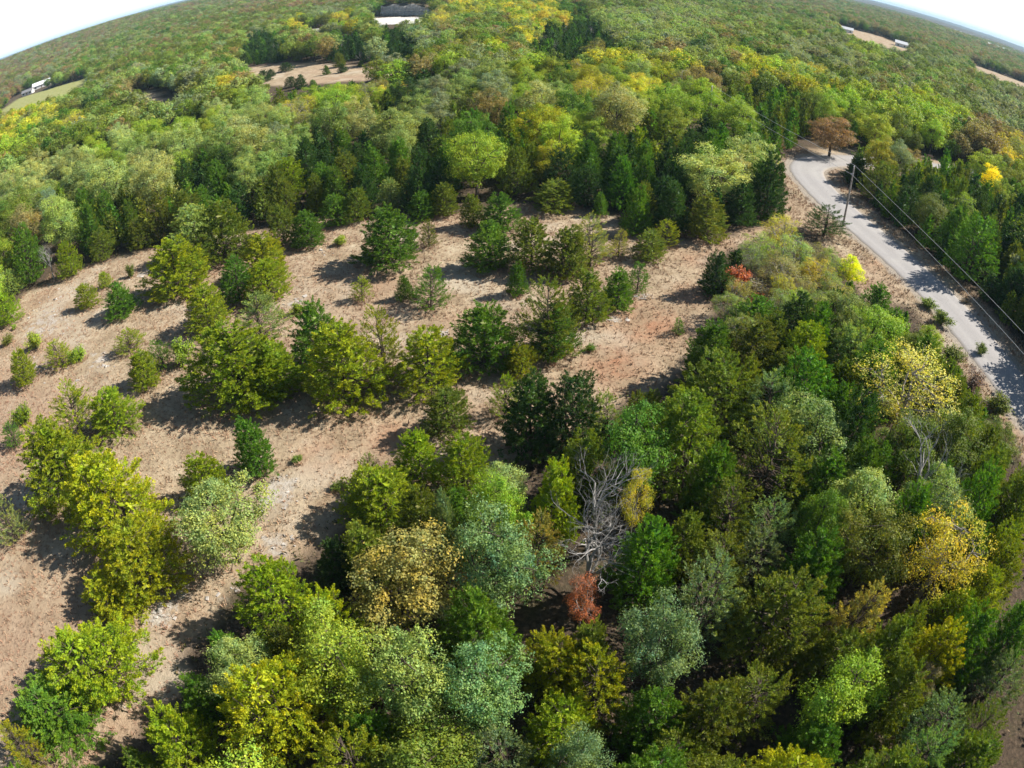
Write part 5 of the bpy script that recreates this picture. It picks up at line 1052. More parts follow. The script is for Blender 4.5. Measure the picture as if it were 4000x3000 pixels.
rad = [0.0]; r_ = 2.0
while r_ < 15000:
    rad.append(r_); r_ += max(.55, r_ * .0135) if r_ < 600 else r_ * .03
rad = np.array(rad[1:])
az = np.concatenate([np.linspace(-80, 80, 430), np.linspace(80, 280, 61)[1:-1]]) * math.pi / 180
R_, A_ = np.meshgrid(rad, az, indexing='ij')
P = np.stack([R_ * np.sin(A_), R_ * np.cos(A_)], -1).reshape(-1, 2)
P = np.concatenate([P, [[0, 0]]])
Z = height(P)
nr, na = len(rad), len(az)
i, j = np.meshgrid(np.arange(nr - 1), np.arange(na), indexing='ij')
q = np.stack([i * na + j, i * na + (j + 1) % na, (i + 1) * na + (j + 1) % na, (i + 1) * na + j], -1).reshape(-1, 4)[:, ::-1]
c0 = nr * na
tri = np.stack([np.full(na, c0), (np.arange(na) + 1) % na, np.arange(na)], -1)[:, ::-1]
me = mesh_np('ground', np.column_stack([P, Z]), [q, tri], ground_material(), smooth=True)
ground = tag(link('ground', me), kind='structure')
near = np.hypot(*P.T) < 900
def attr(name, val):
    a = me.attributes.new(name, 'FLOAT', 'POINT'); a.data.foreach_set('value', np.asarray(val, dtype=np.float32))
op = np.zeros(len(P)); Pn = P[near]
sd = signed(Pn, CLEARING) + .8 * wobble(Pn, 2.0, 9)
o_ = np.clip(sd / 1.2 + .6, 0, 1)
rd = seg_dist(Pn, ROAD_LINE)
o_ = np.maximum(o_, np.clip((7.6 + .7 * wobble(Pn, 3, 10) - rd) / 1.5, 0, 1))
for k in (0, 1, 3, 4):
    o_ = np.maximum(o_, np.clip((signed(Pn, MEADOWS[k]) + 2 * wobble(Pn, 9, 12) * 2) / 3 + .5, 0, 1))
op[near] = o_; attr('open', op)
lw = np.zeros(len(P)); lw[near] = np.clip((signed(Pn, MEADOWS[2])) / 5 + .5, 0, 1); attr('lawn', lw)
sh = np.zeros(len(P)); sh[near] = np.clip((4.5 + .5 * wobble(Pn, 1.6, 13) - rd) / .6, 0, 1); attr('shoulder', sh)
st = np.zeros(len(P)); ru = np.zeros(len(P))
for x, y, r, s in STONY: st = np.maximum(st, s * np.exp(-(np.hypot(P[:, 0] - x, P[:, 1] - y) / r) ** 2))
for x, y, r, s in RUSSET: ru = np.maximum(ru, s * np.exp(-(np.hypot(P[:, 0] - x, P[:, 1] - y) / r) ** 2))
attr('stone', st); attr('russet', ru)

# ------------------------------------------------------------------ road
def smooth_line(L, step=1.0):
    L = np.asarray(L, float)
    for _ in range(3):
        a = L[:-1] * .75 + L[1:] * .25; b = L[:-1] * .25 + L[1:] * .75
        L = np.concatenate([L[:1], np.stack([a, b], 1).reshape(-1, 2), L[-1:]])
    s = np.concatenate([[0], np.cumsum(np.hypot(*np.diff(L, axis=0).T))])
    t = np.arange(0, s[-1], step)
    return np.column_stack([np.interp(t, s, L[:, 0]), np.interp(t, s, L[:, 1])])
L = smooth_line(ROAD_LINE)
T = np.gradient(L, axis=0); T /= np.hypot(*T.T)[:, None]; Nn = np.column_stack([-T[:, 1], T[:, 0]])
us = np.array([-1.04, -1, -.8, -.6, -.45, -.3, -.12, 0, .12, .3, .45, .6, .8, 1, 1.04])
half = 3.2
V, U = [], []
for k, u in enumerate(us):
    edge = abs(u) >= 1
    w = (.13 * wobble(L, .9, 21 + (u > 0)) + .1 * wobble(L, .3, 23)) if edge else 0
    off = u * half + np.sign(u) * w
    z = np.full(len(L), .05 + .05 * (1 - abs(u))) if abs(u) <= 1.01 else np.full(len(L), -.06)
    V.append(np.column_stack([L + Nn * np.asarray(off).reshape(-1, 1) if np.ndim(off) else L + Nn * off, z])); U.append(np.full(len(L), u))
V = np.stack(V, 1); U = np.stack(U, 1); n, m = V.shape[:2]
i, j = np.meshgrid(np.arange(n - 1), np.arange(m - 1), indexing='ij')
q = np.stack([i * m + j, i * m + j + 1, (i + 1) * m + j + 1, (i + 1) * m + j], -1).reshape(-1, 4)
rme = mesh_np('road', V.reshape(-1, 3), q, road_material(), smooth=True)
a = rme.attributes.new('across', 'FLOAT', 'POINT'); a.data.foreach_set('value', U.ravel().astype(np.float32))
if rme.polygons[0].normal.z < 0: rme.flip_normals()
tag(link('road', rme), kind='structure')

# ------------------------------------------------------------------ quarry and gravel far off
M_GRAVEL, M_ROCK = gravel_material(), rock_material()
def sheet(name, poly, z, mat, step=2.0, ragged=1.5):
    poly = np.asarray(poly, float); lo, hi = poly.min(0) - 3, poly.max(0) + 3
    gx, gy = np.arange(lo[0], hi[0], step), np.arange(lo[1], hi[1], step)
    X, Y = np.meshgrid(gx, gy, indexing='ij'); Q = np.column_stack([X.ravel(), Y.ravel()])
    keep = (signed(Q, poly) + ragged * wobble(Q, 4, 31) > 0).reshape(X.shape)
    zz = height(Q) + z + .12 * (1 + wobble(Q, 6, 33))
    nx, ny = X.shape
    idx = np.arange(nx * ny).reshape(nx, ny)
    k = keep[:-1, :-1] & keep[1:, :-1] & keep[1:, 1:] & keep[:-1, 1:]
    f = np.stack([idx[:-1, :-1][k], idx[1:, :-1][k], idx[1:, 1:][k], idx[:-1, 1:][k]], -1)
    if len(f) == 0: return
    tag(link(name, mesh_np(name, np.column_stack([Q, zz]), f, mat, smooth=True)), kind='structure')
sheet('quarry_floor', GRAVELS[0], .03, M_GRAVEL)
sheet('gravel_track', GRAVELS[1], .03, M_GRAVEL)
sheet('gravel_track', GRAVELS[2], .03, M_GRAVEL)

def quarry_cliff():
    a, b = np.array(CLIFF[0], float), np.array(CLIFF[1], float); d = (b - a); Lg = np.hypot(*d); d /= Lg
    nrm = np.array([-d[1], d[0]]); nrm = nrm if nrm[1] > 0 else -nrm       # away from the camera
    nu, nv = 90, 16; Hc = CLIFF_H
    r = np.random.default_rng(5); V = []
    for u in range(nu + 1):
        s = u / nu
        for v in range(nv + 1):
            t = v / nv
            ledge = (t > .33) * .5 + (t > .66) * .4
            dep = ledge + t * .3 + .9 * math.sin(s * 21 + 2 * math.sin(s * 57)) + r.uniform(-.25, .25) + 7 * max(0, .07 - s) / .07 * 1.2 + 7 * max(0, s - .93) / .07
            top = Hc * (1 - .18 * math.sin(s * 9) ** 2 - .5 * max(0, s - .85) / .15)
            p = a + d * s * Lg + nrm * dep
            V.append((p[0], p[1], t * top - .4 * (v == 0)))
        p = a + d * s * Lg + nrm * 14; V.append((p[0], p[1], V[-1][2] + .4))
        p = a + d * s * Lg + nrm * 34; V.append((p[0], p[1], -.4))
    m = nv + 3
    f = [(u * m + v, (u + 1) * m + v, (u + 1) * m + v + 1, u * m + v + 1) for u in range(nu) for v in range(m - 1)]
    mi = [0 if v < nv else 1 for u in range(nu) for v in range(m - 1)]
    tag(link('quarry_cliff', mesh_np('quarry_cliff', V, np.array(f), [M_ROCK, plain('woodland_soil', (.10, .08, .05), .95, .1, .4, .4)], mat_index=mi)), kind='structure')
quarry_cliff()

# ------------------------------------------------------------------ foliage builders (all at reference height 7 m)
REF = 7.0
def cards(pos, axis, nrm, ln, wd):
    """leaf-shaped quads: base, two shoulders, tip"""
    n = len(pos); axis = unit(axis); side = unit(np.cross(axis, nrm)); ln = np.asarray(ln)[:, None]; wd = np.asarray(wd)[:, None]
    up = unit(np.cross(side, axis))
    v = np.stack([pos - axis * ln * .5, pos + side * wd * .5 + axis * ln * .06, pos + axis * ln * .5 - up * ln * .06, pos - side * wd * .5 + axis * ln * .06], 1)
    return v.reshape(-1, 3), np.arange(n * 4).reshape(n, 4)

def cedar(seed, style, detail=1.0, leaf=1.0):
    r = np.random.default_rng(seed); H = REF
    G, W = Geo(), Geo()
    ntr = 1 if style == 'cone' or r.random() < .5 else 2
    zb, R0, pw, npl, up = {'cone': (.02, 2.4, .52, 430, .62), 'round': (.05, 2.7, .40, 430, .50), 'sparse': (.08, 2.5, .48, 230, .60)}[style]
    lobes = r.uniform(0, 6.28, 5)
    def env(t, a):
        base = (1 - t) ** pw * np.minimum(1, .5 + t / .16)
        return R0 * base * (1 + .17 * np.sin(2 * a + lobes[0]) + .14 * np.sin(3 * a + lobes[1] + 5 * t) + .12 * np.sin(5 * a + lobes[2] - 9 * t) + .10 * np.sin(7 * a + lobes[3] + 15 * t))
    tt = r.random(6000); aa = r.random(6000) * 6.283
    keep = r.random(6000) < np.clip(env(tt, aa) / R0, 0.10, 1)
    npl = int(npl * (1.0 if detail >= 1 else max(.35, detail)))
    t, a = tt[keep][:npl], aa[keep][:npl]; n = len(t)
    e = env(t, a)
    rf = r.uniform(.5, .95, n) if style != 'sparse' else r.uniform(.35, .9, n)
    lean = r.normal(0, .12, 2)
    tipx = lambda z: np.stack([lean[0] * (z / H) ** 2 * H * .3, lean[1] * (z / H) ** 2 * H * .3], -1)
    z = (zb + t * (1 - zb)) * H * .96
    out = np.stack([np.cos(a), np.sin(a), np.zeros(n)], -1)
    base = out * (e * rf)[:, None]; base[:, 2] = z; base[:, :2] += tipx(z)
    ax = unit(out + np.array([0, 0, 1.]) * (up + .7 * t[:, None] ** 2) + r.normal(0, .28, (n, 3)))
    ln = r.uniform(.42, .95, n) * (1 - .3 * t) * (1.3 if style == 'sparse' else 1)
    wd = r.uniform(.18, .34, n) * (1 - .25 * t)
    per = int((66 if style != 'sparse' else 58) * detail)
    s = r.random((n, per)) ** .8; ph = r.random((n, per)) * 6.283
    b1 = unit(np.cross(ax, np.array([.3, .2, .93]))); b2 = np.cross(ax, b1)
    off = (b1[:, None] * np.cos(ph)[..., None] + b2[:, None] * np.sin(ph)[..., None])
    rr = (wd[:, None] * (1.05 - .8 * s) * np.sqrt(r.random((n, per))))[..., None]
    pos = base[:, None] + ax[:, None] * (ln[:, None] * s)[..., None] + off * rr
    la = unit(ax[:, None] * .8 + off * .75 + np.array([0, 0, .15]) + r.normal(0, .3, (n, per, 3)))
    pos, la = pos.reshape(-1, 3), la.reshape(-1, 3); N_ = len(pos)
    nr_ = unit(off.reshape(-1, 3) + np.array([0, 0, .5]) + r.normal(0, .5, (N_, 3)))
    k = pos[:, 2] > .02
    L_ = r.uniform(.075, .185, N_) * leaf; W_ = L_ * r.uniform(.32, .50, N_)
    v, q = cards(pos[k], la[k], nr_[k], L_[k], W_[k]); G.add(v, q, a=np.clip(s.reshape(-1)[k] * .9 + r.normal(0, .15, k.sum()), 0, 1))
    if style != 'sparse':                       # shaded inner sprays
        m = int(700 * detail); t2 = r.random(m); a2 = r.random(m) * 6.283; e2 = env(t2, a2) * r.uniform(.25, .7, m)
        z2 = (zb + t2 * (1 - zb)) * H * .9
        p2 = np.stack([np.cos(a2) * e2, np.sin(a2) * e2, z2 + .05], -1)
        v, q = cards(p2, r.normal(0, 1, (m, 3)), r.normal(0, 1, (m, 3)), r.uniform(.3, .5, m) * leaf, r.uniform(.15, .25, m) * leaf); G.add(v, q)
    for k_ in range(ntr):
        o = r.normal(0, .18, 2) if ntr > 1 else np.zeros(2)
        zz = np.linspace(-.15, H * (.93 if k_ == 0 else .75), 9)
        pts = np.column_stack([tipx(np.clip(zz, 0, None)) + o * (1 + zz[:, None] * .22) + r.normal(0, .03, (9, 2)), zz])
        W.tube(pts, np.linspace(.15 if ntr == 1 else .11, .015, 9) * (1.25 - .25 * (zz > .3)), 6)
    sel = r.permutation(n)[:(110 if detail >= 1 else 20)]
    for i_ in sel:
        b = base[i_]; z0 = max(.25, b[2] - r.uniform(.3, .9)); st = np.array([*(tipx(np.array([z0]))[0]), z0])
        mid = st * .45 + b * .55 - np.array([0, 0, .1])
        W.tube([st, mid, b, b + ax[i_] * ln[i_] * .7], [.035, .025, .015, .006], 3, False)
    return G, W

def limb_tree(seed, thin=False, detail=1.0, leaf=1.0, tall=False):
    """broadleaf: forked limbs carrying clumps of leaves in an uneven dome"""
    r = np.random.default_rng(seed); H = REF; G, W = Geo(), Geo()
    nc = 44 if not thin else 42
    C, Rr = [], []
    tries = 0
    lp = r.uniform(0, 6.28, 4); squash = r.uniform(.85, 1.15)
    while len(C) < nc and tries < 4000:
        tries += 1
        p = r.normal(0, 1, 3); p /= np.linalg.norm(p); rad_ = r.uniform(.25, 1) ** .5
        a_ = math.atan2(p[1], p[0])
        lobe = 1 + .20 * math.sin(2 * a_ + lp[0]) + .16 * math.sin(3 * a_ + lp[1] + 2 * p[2]) + .13 * math.sin(5 * a_ + lp[2] - 3 * p[2])
        rz = (.36 if p[2] > 0 else .34) * (1 + .18 * math.sin(4 * a_ + lp[3]))
        c = np.array([p[0] * 2.35 * rad_ * lobe, p[1] * 2.35 * rad_ * lobe / squash, .58 * H + p[2] * rz * H * rad_])
        if c[2] < .2 * H: continue
        cr_ = r.choice([.42, .6, .8, 1.0]) * r.uniform(.85, 1.15) if not thin else r.uniform(.4, .8)
        if any(np.linalg.norm(c - d) < .62 * (cr_ + s) for d, s in zip(C, Rr)): continue
        C.append(c); Rr.append(cr_)
    C, Rr = np.array(C), np.array(Rr)
    fork = np.array([r.normal(0, .1), r.normal(0, .1), H * r.uniform(.24, .34)])
    W.tube([[0, 0, -.15], [0, 0, .25], fork * [.6, .6, .6], fork], [.24, .17, .15, .13], 7)
    # a few main limbs, clumps hang on the nearest
    nl = 6; ends = []
    for k in range(nl):
        a = k * 6.283 / nl + r.uniform(-.4, .4); e = np.array([math.cos(a) * 1.3, math.sin(a) * 1.3, H * r.uniform(.5, .72)])
        if k == 0: e = np.array([r.normal(0, .3), r.normal(0, .3), H * .82])
        m1 = fork + (e - fork) * .5 + r.normal(0, .18, 3)
        W.tube([fork, m1, e], [.10, .07, .04], 5, False); ends.append((m1, e))
    for c, s in zip(C, Rr):
        cand = [x for pr in ends for x in pr]
        o = min(cand, key=lambda x: np.linalg.norm(x - c))
        mid = (o + c) / 2 + r.normal(0, .15, 3)
        W.tube([o, mid, c, c + (c - o) * .25 + r.normal(0, .1, 3)], [.045, .03, .016, .006], 4, False)
        if thin or r.random() < .4:
            for _ in range(5 if thin else 2):
                e = c + r.normal(0, .5, 3) * s; W.tube([mid, (mid + e) / 2 + r.normal(0, .08, 3), e], [.016, .01, .005], 3, False)
        n = int((260 + 430 * s ** 2 if not thin else r.integers(160, 260)) * detail)
        d = unit(r.normal(0, 1, (n, 3)) + np.array([0, 0, .35])); rad_ = s * r.uniform(.45, 1.05, n) ** .6
        lob = 1 + .35 * np.sin(d[:, 0] * 5 + seed + s * 31) * np.sin(d[:, 1] * 6 + s * 9) + .2 * np.sin(d[:, 2] * 8 + s * 17)
        pos = c + d * (rad_ * lob)[:, None] * np.array([1.12, 1.12, .78])
        nrm = unit(d * .8 + np.array([0, 0, .7]) + r.normal(0, .55, (n, 3)))
        axl = unit(np.cross(nrm, r.normal(0, 1, (n, 3))) + np.array([0, 0, -.25]))
        ll = r.uniform(.075, .165, n) * leaf * (.88 if thin else 1)
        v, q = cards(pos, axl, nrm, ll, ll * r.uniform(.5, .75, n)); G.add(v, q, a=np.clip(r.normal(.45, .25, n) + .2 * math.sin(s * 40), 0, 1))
    return G, W

def bare(seed, detail=1.0):
    r = np.random.default_rng(seed); G, W = Geo(), Geo()
    def grow(p, d, L_, rad_, depth):
        n = 4; pts = [p]; 
        for _ in range(n):
            d = unit(d + r.normal(0, .16, 3) + np.array([0, 0, .05])); p = p + d * L_ / n; pts.append(p)
        T_ = W if depth == 0 else G
        T_.tube(pts, np.linspace(rad_, rad_ * .5, n + 1), 6 if depth < 2 else (4 if depth < 3 else 3), False)
        if depth >= (5 if detail >= 1 else 3): return
        kids = r.integers(2, 5) if depth else r.integers(5, 8)
        for k in range(kids):
            f = r.uniform(.35, 1.0) if k else 1.0
            q = np.array(pts)[int(round(f * n))]
            w = unit(np.cross(d, r.normal(0, 1, 3)))
            nd = unit(d * r.uniform(.55, 1.0) + w * r.uniform(.45, .95) + np.array([0, 0, .12]))
            grow(q, nd, L_ * r.uniform(.55, .8), rad_ * r.uniform(.38, .55), depth + 1)
    grow(np.array([0, 0, -.15]), np.array([0, 0, 1.]), 2.6, .15, 0)
    return G, W

def shrub(seed, twiggy=False):
    r = np.random.default_rng(seed); G, W = Geo(), Geo(); H = REF
    for k in range(16):
        a = r.random() * 6.283; sp = r.uniform(.2, 1.0); tip = np.array([math.cos(a) * 3.0 * sp, math.sin(a) * 3.0 * sp, H * r.uniform(.55, 1.0) * (1.15 - .5 * sp)])
        st = tip * [.08, .08, 0] + [0, 0, -.2]
        mid = tip * [.45, .45, .55] + r.normal(0, .25, 3)
        W.tube([st, mid, tip], [.12, .08, .02], 4, False)
        for _ in range(6):
            b = st + (tip - st) * r.uniform(.3, .95); e = b + unit(r.normal(0, 1, 3) + [0, 0, .6]) * r.uniform(.7, 1.6)
            W.tube([b, (b + e) / 2 + r.normal(0, .1, 3), e], [.05, .035, .012], 3, False)
            n = 26 if not twiggy else 9
            pos = b + (e - b) * r.random((n, 1)) + r.normal(0, .38, (n, 3))
            ll = r.uniform(.35, .65, n)
            v, q = cards(pos, r.normal(0, .6, (n, 3)) + unit(e - b), r.normal(0, .5, (n, 3)) + [0, 0, .6], ll, ll * r.uniform(.35, .6, n)); G.add(v, q)
    return G, W

def variants():
    V = {}
    def put(k, gw, trunk_mat, leaf_mat=M_LEAF):
        G, W = gw
        V.setdefault(k, []).append((G.mesh('crown', leaf_mat), W.mesh('trunk', trunk_mat, True)))
    for s in range(5): put('cd', cedar(100 + s, 'cone'), M_BARK)
    for s in range(4): put('cr', cedar(200 + s, 'round'), M_BARK)
    for s in range(4): put('cs', cedar(300 + s, 'sparse'), M_BARK)
    for s in range(5): put('bl', limb_tree(400 + s), M_BARK)
    for s in range(3): put('bt', limb_tree(500 + s, True), M_TWIG)
    for s in range(3): put('br', bare(600 + s), M_BARK_GREY, M_BARK_GREY)
    for s in range(3): put('sh', shrub(700 + s), M_TWIG)
    for s in range(2): put('st', shrub(750 + s, True), M_TWIG)
    return V
VAR = variants()
def crown_size(me):
    co = np.empty(len(me.vertices) * 3, np.float32); me.vertices.foreach_get('co', co); co = co.reshape(-1, 3)
    r = np.hypot(co[:, 0], co[:, 1])
    return 2 * np.percentile(r, 97), np.percentile(co[:, 2], 99.7)
SIZE = {k: [crown_size(c if k != 'br' else c) for c, t in L_] for k, L_ in VAR.items()}
NAME = dict(cd=('cedar_tree', 'cedar tree', 'cedars of the clearing and the wood'), cr=('cedar_tree', 'cedar tree', 'cedars of the clearing and the wood'),
            cs=('cedar_tree', 'cedar tree', 'cedars of the clearing and the wood'), bl=('broadleaf_tree', 'broadleaf tree', 'broadleaf trees of the wood'),
            bt=('broadleaf_tree', 'broadleaf tree', 'broadleaf trees of the wood'), br=('leafless_tree', 'leafless tree', 'leafless trees'), sh=('shrub', 'shrub', 'shrubs on the grass and the verge'))

# ------------------------------------------------------------------ the trees one by one
trng = np.random.default_rng(21)
for kind, x, y, h, w, tint, label in TREES:
    key = 'st' if kind == 'sh' and tint in ('gb', 'br2') else kind
    vi = int(trng.integers(len(VAR[key]))); cme, tme = VAR[key][vi]; cw, ch = SIZE[key][vi]
    nm, cat, grp = NAME[kind]
    z = float(height(np.array([[x, y]]))[0])
    root = bpy.data.objects.new(nm, None); COL.objects.link(root); root.empty_display_size = .3
    root.location = (x, y, z); root.rotation_euler = (0, 0, trng.uniform(0, 6.283))
    sxy, sz = w / cw * (1.12 if kind in ('cd', 'cr', 'cs') else 1.04), h / ch
    root.scale = (sxy, sxy * trng.uniform(.92, 1.08), sz)
    tag(root, label, cat, grp)
    if kind == 'br': names = ('boughs', 'trunk')
    elif kind == 'sh': names = ('foliage', 'stems')
    else: names = ('crown', 'trunk')
    t = link(names[1], tme, root); c = link(names[0], cme, root)
    base = np.array(TINTS[tint]) * trng.uniform(.85, 1.15) * (1 + trng.normal(0, .05, 3))
    c.color = (*np.clip(base, 0, 1), 1)

# ------------------------------------------------------------------ the rest of the wood, too many to count
def combined(name, GW, bark, leafm):
    G, W = GW
    v = np.concatenate(G.v + W.v); ng = sum(len(x) for x in G.v)
    f = G.faces(); nf = sum(len(x) for x in f)
    wf = [x + ng for x in W.faces()]
    idx = np.concatenate([np.zeros(nf, int), np.ones(sum(len(x) for x in wf), int)])
    # quads first then triangles keeps material order simple
    me = mesh_np(name, v, f + wf, [leafm, bark], mat_index=idx); tip_hue(me, np.concatenate(G.a + W.a))
    return bpy.data.objects.new(name, me)
wood = bpy.data.collections.new('woodland_kinds')
KINDS = []
for s in range(3): KINDS.append(('cd', combined('wood_a%d' % s, cedar(800 + s, 'cone', .3, 2.3), M_BARK, M_LEAF_WOOD)))
for s in range(2): KINDS.append(('cr', combined('wood_b%d' % s, cedar(820 + s, 'round', .3, 2.3), M_BARK, M_LEAF_WOOD)))
for s in range(4): KINDS.append(('bl', combined('wood_c%d' % s, limb_tree(840 + s, False, .24, 2.1), M_BARK, M_LEAF_WOOD)))
for s in range(2): KINDS.append(('bt', combined('wood_d%d' % s, limb_tree(860 + s, True, .5, 1.9), M_TWIG, M_LEAF_WOOD)))
for s in range(2): KINDS.append(('br', combined('wood_e%d' % s, bare(880 + s, .5), M_TWIG, M_TWIG)))
for k, o in KINDS: wood.objects.link(o)
order = sorted(range(len(KINDS)), key=lambda i_: KINDS[i_][1].name)
BYKIND = {}
for slot, i_ in enumerate(order): BYKIND.setdefault(KINDS[i_][0], []).append(slot)
BYKIND['cs'] = BYKIND['cr']

pts, rows = [], []
for kind, x, y, h, w, tint in EXTRA_TREES: rows.append((x, y, h, w, kind, tint))
prng = np.random.default_rng(33)
def ring(r0, r1, step, a0, a1):
    lim = r1
    gx = np.arange(-lim, lim, step); X, Y = np.meshgrid(gx, gx)
    Q = np.column_stack([X.ravel(), Y.ravel()]) + prng.uniform(-.42, .42, (X.size, 2)) * step
    r = np.hypot(*Q.T); an = np.degrees(np.arctan2(Q[:, 0], Q[:, 1]))
    Q = Q[(r >= r0) & (r < r1) & (an > a0) & (an < a1)]
    return Q
CAND = np.concatenate([ring(DENSE_RADIUS, 330, 4.5, -82, 82), ring(330, 620, 5.4, -78, 78), ring(620, 1300, 7.2, -72, 72), ring(1300, 2700, 10.5, -70, 70),
                       ring(10, DENSE_RADIUS, 4.6, -180, 180)])
r = np.hypot(*CAND.T)
ok = ~((r < DENSE_RADIUS) & (signed(CAND, IN_VIEW) > np.where(CAND[:, 1] < 40, -9, 0)))
ok &= ~((r < 14) & (CAND[:, 1] > -4))
ok &= signed(CAND, CLEARING) < -1.5
near_road = np.full(len(CAND), 1e9); nb = r < 300; near_road[nb] = seg_dist(CAND[nb], ROAD_LINE); ok &= near_road > 7.5
for m_ in MEADOWS + GRAVELS:                     # keep the glades of the photograph open, and the wood before them low
    b_ = r < 900
    for hgt in (0, 3.5, 7.0):
        ins = np.zeros(len(CAND), bool); ins[b_] = signed(CAND[b_] * EYE / (EYE - hgt), m_) > (-2 if hgt == 0 else 2); ok &= ~ins
hp = np.array([h_[:2] for h_ in HOUSES()])
for h_ in hp: ok &= np.hypot(*(CAND - h_).T) > (26 if np.hypot(*h_) < 900 else 90)
cl = (np.array(CLIFF[0]) + np.array(CLIFF[1])) / 2
a_, b_ = np.array(CLIFF[0]), np.array(CLIFF[1]); dd = (b_ - a_) / np.hypot(*(b_ - a_)); nn = np.array([-dd[1], dd[0]]); nn = nn if nn[1] > 0 else -nn
al, ac = (CAND - a_) @ dd, (CAND - a_) @ nn
ok &= ~((al > -5) & (al < np.hypot(*(b_ - a_)) + 5) & (ac > -18) & (ac < 4.5))
CAND = CAND[ok]
# colour patches
PX = np.array([(p[0], p[1], p[2], p[3]) for p in WOOD_PATCHES], float)
U_ = unit(PX[:, :2])
best = np.full(len(CAND), 9.); who = np.full(len(CAND), -1)
for k in range(len(PX)):
    d = CAND - PX[k, :2]; al = d @ U_[k]; ac = d[:, 0] * U_[k, 1] - d[:, 1] * U_[k, 0]
    dd = np.hypot(ac / max(PX[k, 2], 3), al / max(PX[k, 3], 3)); b = dd < best; best[b] = dd[b]; who[b] = k
FARMIX = {'left': 'rum', 'mid': 'olm', 'right': 'blm'}
for (x, y), bd, wk in zip(CAND, best, who):
    d = math.hypot(x, y)
    if bd < 1.25 and not (d > 330 and prng.random() < .12): mix = MIXES[WOOD_PATCHES[wk][4]]
    elif d > 450: mix = MIXES['rum' if x < -.25 * d else ('grm' if prng.random() < .25 else ('olm' if x < .35 * d else 'blm'))]
    else: mix = MIXES['default']
    ws = np.array([m_[2] for m_ in mix], float); kind, tint, _ = mix[int(prng.choice(len(mix), p=ws / ws.sum()))]
    big = 1.0 if d < 620 else (1.15 if d < 1300 else 1.45)
    h = {'cd': prng.uniform(5.5, 8.2), 'cr': prng.uniform(5, 7.4), 'cs': 6, 'bl': prng.uniform(7, 10.5), 'bt': prng.uniform(6.5, 9.5), 'br': prng.uniform(6, 9)}[kind] * big
    w = h * {'cd': .62, 'cr': .82, 'cs': .75, 'bl': .9, 'bt': .78, 'br': .75}[kind] * prng.uniform(.85, 1.2)
    rows.append((x, y, h, w, kind, tint))
n = len(rows)
xy = np.array([(q_[0], q_[1]) for q_ in rows]); zz = height(xy)
# trees on the quarry ledge stand on it
al, ac = (xy - a_) @ ((b_ - a_) / np.hypot(*(b_ - a_))), (xy - a_) @ nn
on = (al > 0) & (al < np.hypot(*(b_ - a_))) & (ac >= 4) & (ac < 33)
zz[on] += np.clip(np.where(ac[on] < 14, 1, (34 - ac[on]) / 20), 0, 1) * CLIFF_H * .85
wm = bpy.data.meshes.new('woodland'); wm.vertices.add(n); wm.vertices.foreach_set('co', np.column_stack([xy, zz - .05]).astype(np.float32).ravel())
pick = np.array([BYKIND[q_[4]][int(prng.integers(len(BYKIND[q_[4]])))] for q_ in rows])
refw = {k: np.mean([crown_size(o.data)[0] for kk, o in KINDS if kk == k]) for k in ('cd', 'cr', 'bl', 'bt', 'br')}; refw['cs'] = refw['cr']
scl = np.array([(q_[3] / refw[q_[4]], q_[3] / refw[q_[4]], q_[2] / REF) for q_ in rows], np.float32)
tnt = np.array([TINTS[q_[5]] for q_ in rows]) * prng.uniform(.8, 1.2, (n, 1)) * (1 + prng.normal(0, .06, (n, 3)))
tnt = np.column_stack([np.clip(tnt, 0, 1), np.ones(n)]).astype(np.float32)
wm.attributes.new('pick', 'INT', 'POINT').data.foreach_set('value', pick.astype(np.int32))
wm.attributes.new('size', 'FLOAT_VECTOR', 'POINT').data.foreach_set('vector', scl.ravel())
wm.attributes.new('turn', 'FLOAT_VECTOR', 'POINT').data.foreach_set('vector', np.column_stack([np.zeros((n, 2)), prng.uniform(0, 6.283, n)]).astype(np.float32).ravel())
wm.attributes.new('tint', 'FLOAT_COLOR', 'POINT').data.foreach_set('color', tnt.ravel())
woodland = tag(link('woodland', wm), kind='stuff')
ng = bpy.data.node_groups.new('woodland_nodes', 'GeometryNodeTree')
ng.interface.new_socket('Geometry', in_out='INPUT', socket_type='NodeSocketGeometry'); ng.interface.new_socket('Geometry', in_out='OUTPUT', socket_type='NodeSocketGeometry')
gi, go = ng.nodes.new('NodeGroupInput'), ng.nodes.new('NodeGroupOutput')
ci = ng.nodes.new('GeometryNodeCollectionInfo'); ci.inputs['Collection'].default_value = wood; ci.inputs['Separate Children'].default_value = True; ci.inputs['Reset Children'].default_value = True
ip = ng.nodes.new('GeometryNodeInstanceOnPoints'); ip.inputs['Pick Instance'].default_value = True
def named(t, nme):
    a = ng.nodes.new('GeometryNodeInputNamedAttribute'); a.data_type = t; a.inputs['Name'].default_value = nme
    return a.outputs['Attribute']
ng.links.new(gi.outputs[0], ip.inputs['Points']); ng.links.new(ci.outputs[0], ip.inputs['Instance'])
ng.links.new(named('INT', 'pick'), ip.inputs['Instance Index']); ng.links.new(named('FLOAT_VECTOR', 'size'), ip.inputs['Scale'])
e2r = named('FLOAT_VECTOR', 'turn')
ng.links.new(e2r, ip.inputs['Rotation']); ng.links.new(ip.outputs[0], go.inputs[0])
woodland.modifiers.new('woodland', 'NODES').node_group = ng
print('woodland trees', n)

